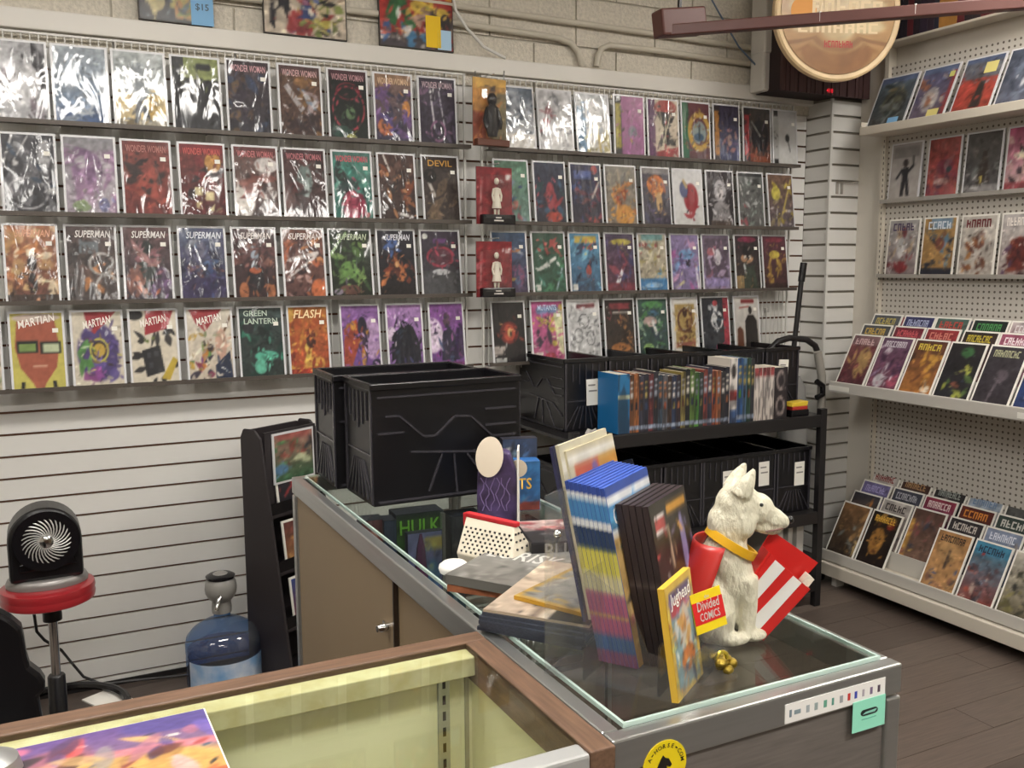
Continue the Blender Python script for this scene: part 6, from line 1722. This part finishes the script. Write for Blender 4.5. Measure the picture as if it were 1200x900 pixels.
MB().bar((-PWD / 2 - .006, 0, PH + .003), (PWD / 2 - .012, 0, PH + .0), .014, .009).build('zip', mat('zip_red', 'c0242c', .5), t, bevel=.002)
MB().bar((PWD / 2 + .004, -.041, .002), (PWD / 2 + .006, .03, .004), .006, .006).build('red_hem', mat('zip_red', 'c0242c', .5), t)
MB().box(-PWD / 2 - .012, -PWD / 2 - .004, -.006, .006, PH - .02, PH + .006).build('zip_tab', mat('zip_red', 'c0242c', .5), t, bevel=.002)
m = MB()
for r in range(7):
    for c_ in range(10):
        u, v = (c_ + .5 + .5 * (r % 2)) / 10.5, .1 + r / 8
        zz_ = .02 + (PH - .03) * v
        yy_ = -.040 + .034 * (zz_ - .02) / (PH - .02)
        xx_ = (u - .5) * (PWD - .008) - v * .006
        m.box(xx_ - .0018, xx_ + .0018, yy_ - .0012, yy_ + .001, zz_ - .0018, zz_ + .0018)
for r in range(5):
    for c_ in range(3):
        zz_ = .015 + r * .013
        xx_ = PWD / 2 + .0035 - max(0, zz_ - .02) * .3
        yy_ = (-.024 + c_ * .024) * (1 - zz_ / PH * .75)
        m.box(xx_ - .001, xx_ + .0012, yy_ - .0018, yy_ + .0018, zz_ - .0018, zz_ + .0018)
m.build('dot_print', mat('dot_dark', '2a2a2c', .6), t)
# purple die-cut package
t = thing('purple_package', 'purple printed package with a beige round top beside the near bin', 'package', (.835, 1.735, ZT), -.5)
t.scale = (1.2, 1.2, 1.18)
arc = [(-.033, 0), (.033, 0), (.036, .06), (.034, .11), (.022, .145), (.0, .152), (-.022, .145), (-.034, .11), (-.036, .06)]
MB().prism(arc, -.014, .014).build('package_body', mat('deep_purple', '2c2038', .35, var=.4, scale=30, col2='5a4a78'), t, bevel=.004)
d_ = MB().lathe([(.029, 0), (.030, .003), (.022, .004)], 28, RX).build('round_top', mat('beige_disc', 'cfc2ae', .5), t, True)
d_.location = (-.012, -.016, .138)
d_.scale = (.85, 1, 1.2)
d_.rotation_euler = (-.25, 0, -.3)
MB().box(-.001, .002, -.02, .035, 0, .15).build('white_flap', PAPER, t).location = (.036, 0, 0)
MB().lathe([(.016, 0), (.016, .003)], 20, RX).build('side_disc', mat('beige_disc', 'cfc2ae', .5), t, True).location = (.036, .02, .11)
mm = MB()
for k_ in range(6):
    mm.tube([(-.026 + .009 * k_ + .004 * math.sin(q * 1.7 + k_ * 2), -.0145, .04 + .01 * q) for q in range(7)], .0011, 5)
mm.build('lilac_swirls', mat('lilac_ink', '7a6898', .5), t)
# blue box and bright carded toy
boxed('toy_box', 'bright blue toy box with yellow lettering behind the purple package', 'toy box', (.955, 1.88, ZT), -.3, .1, .045, .115, 'g 2a6aa8 2a5c98;s 6 .12 3a80b8,1e4a80;r 0 .82 1 1 8a3a30', mat('box_blue', '2a62a0', .45), 'PETS', 'e0b040', .026, .55, .6, bevel=.001)
boxed('toy_box', 'colourful carded toy standing behind the bright blue box', 'toy box', (1.0, 1.96, ZT), -.25, .085, .03, .15, 'g 3a4a6a 34303c;s 18 .14 c84a58,d8b048,4a78b8,d8d0c8,2a2c34,8ab0c8', mat('box_dark', '2a2a34', .45))
# black and red lettered box
t = thing('game_box', 'black and red lettered game box lying beside the dotted pouch', 'box', (.865, 1.525, ZT), math.radians(-16))
MB().box(-.07, .07, -.075, .075, .014, .05).build('lid', mat('game_black', '1c1a1e', .4), t, bevel=.002)
MB().box(-.072, .072, -.079, .077, 0, .014).build('red_base', mat('game_red', 'c02a28', .45), t, bevel=.002)
MB().prism([(-.075, .0), (.072, .0), (.072, .022), (.03, .012), (-.04, .012), (-.075, .026)], -.0805, -.079).build('red_trim', mat('game_red', 'c02a28', .45), t)
link('top_print', art_mesh('g c8a8a0 2a2628;s 16 .16 c83c40,e0d8d0,8a2c34,d8b0a8 0 .0 1 .45;r 0 .5 1 1 221e22;e .3 .65 .12 .06 5a5658;e .7 .6 .08 .06 a8944a;d .2', .138, .148, 26, 26, PR_FLAT), t, (0, -.074, .0508), (-math.pi / 2, 0, 0))
link('lettering', text_mesh('BUREK', .105, .03, mat('pewter_ink', '9a9894', .35, metal=.4)), t, (.008, -.0765, .033))

# shadow-side clutter: small white dog-eared card on the cart rail
a = hit(693, 497, 1, CY0 - .01)
o = MB().prism([(-.022, 0), (.022, 0), (.026, .02), (.02, .036), (.006, .03), (-.014, .038), (-.026, .02)], 0, .004).build('torn_card', mat('card_skull', 'b8b4b0', .6, var=.4, scale=60), None)
o.location = (a.x, CY0 - .0095, ZS + .0045)
tag(o, 'small torn grey card on the cart shelf left of the blue book', 'card')
bpy.context.view_layer.update()
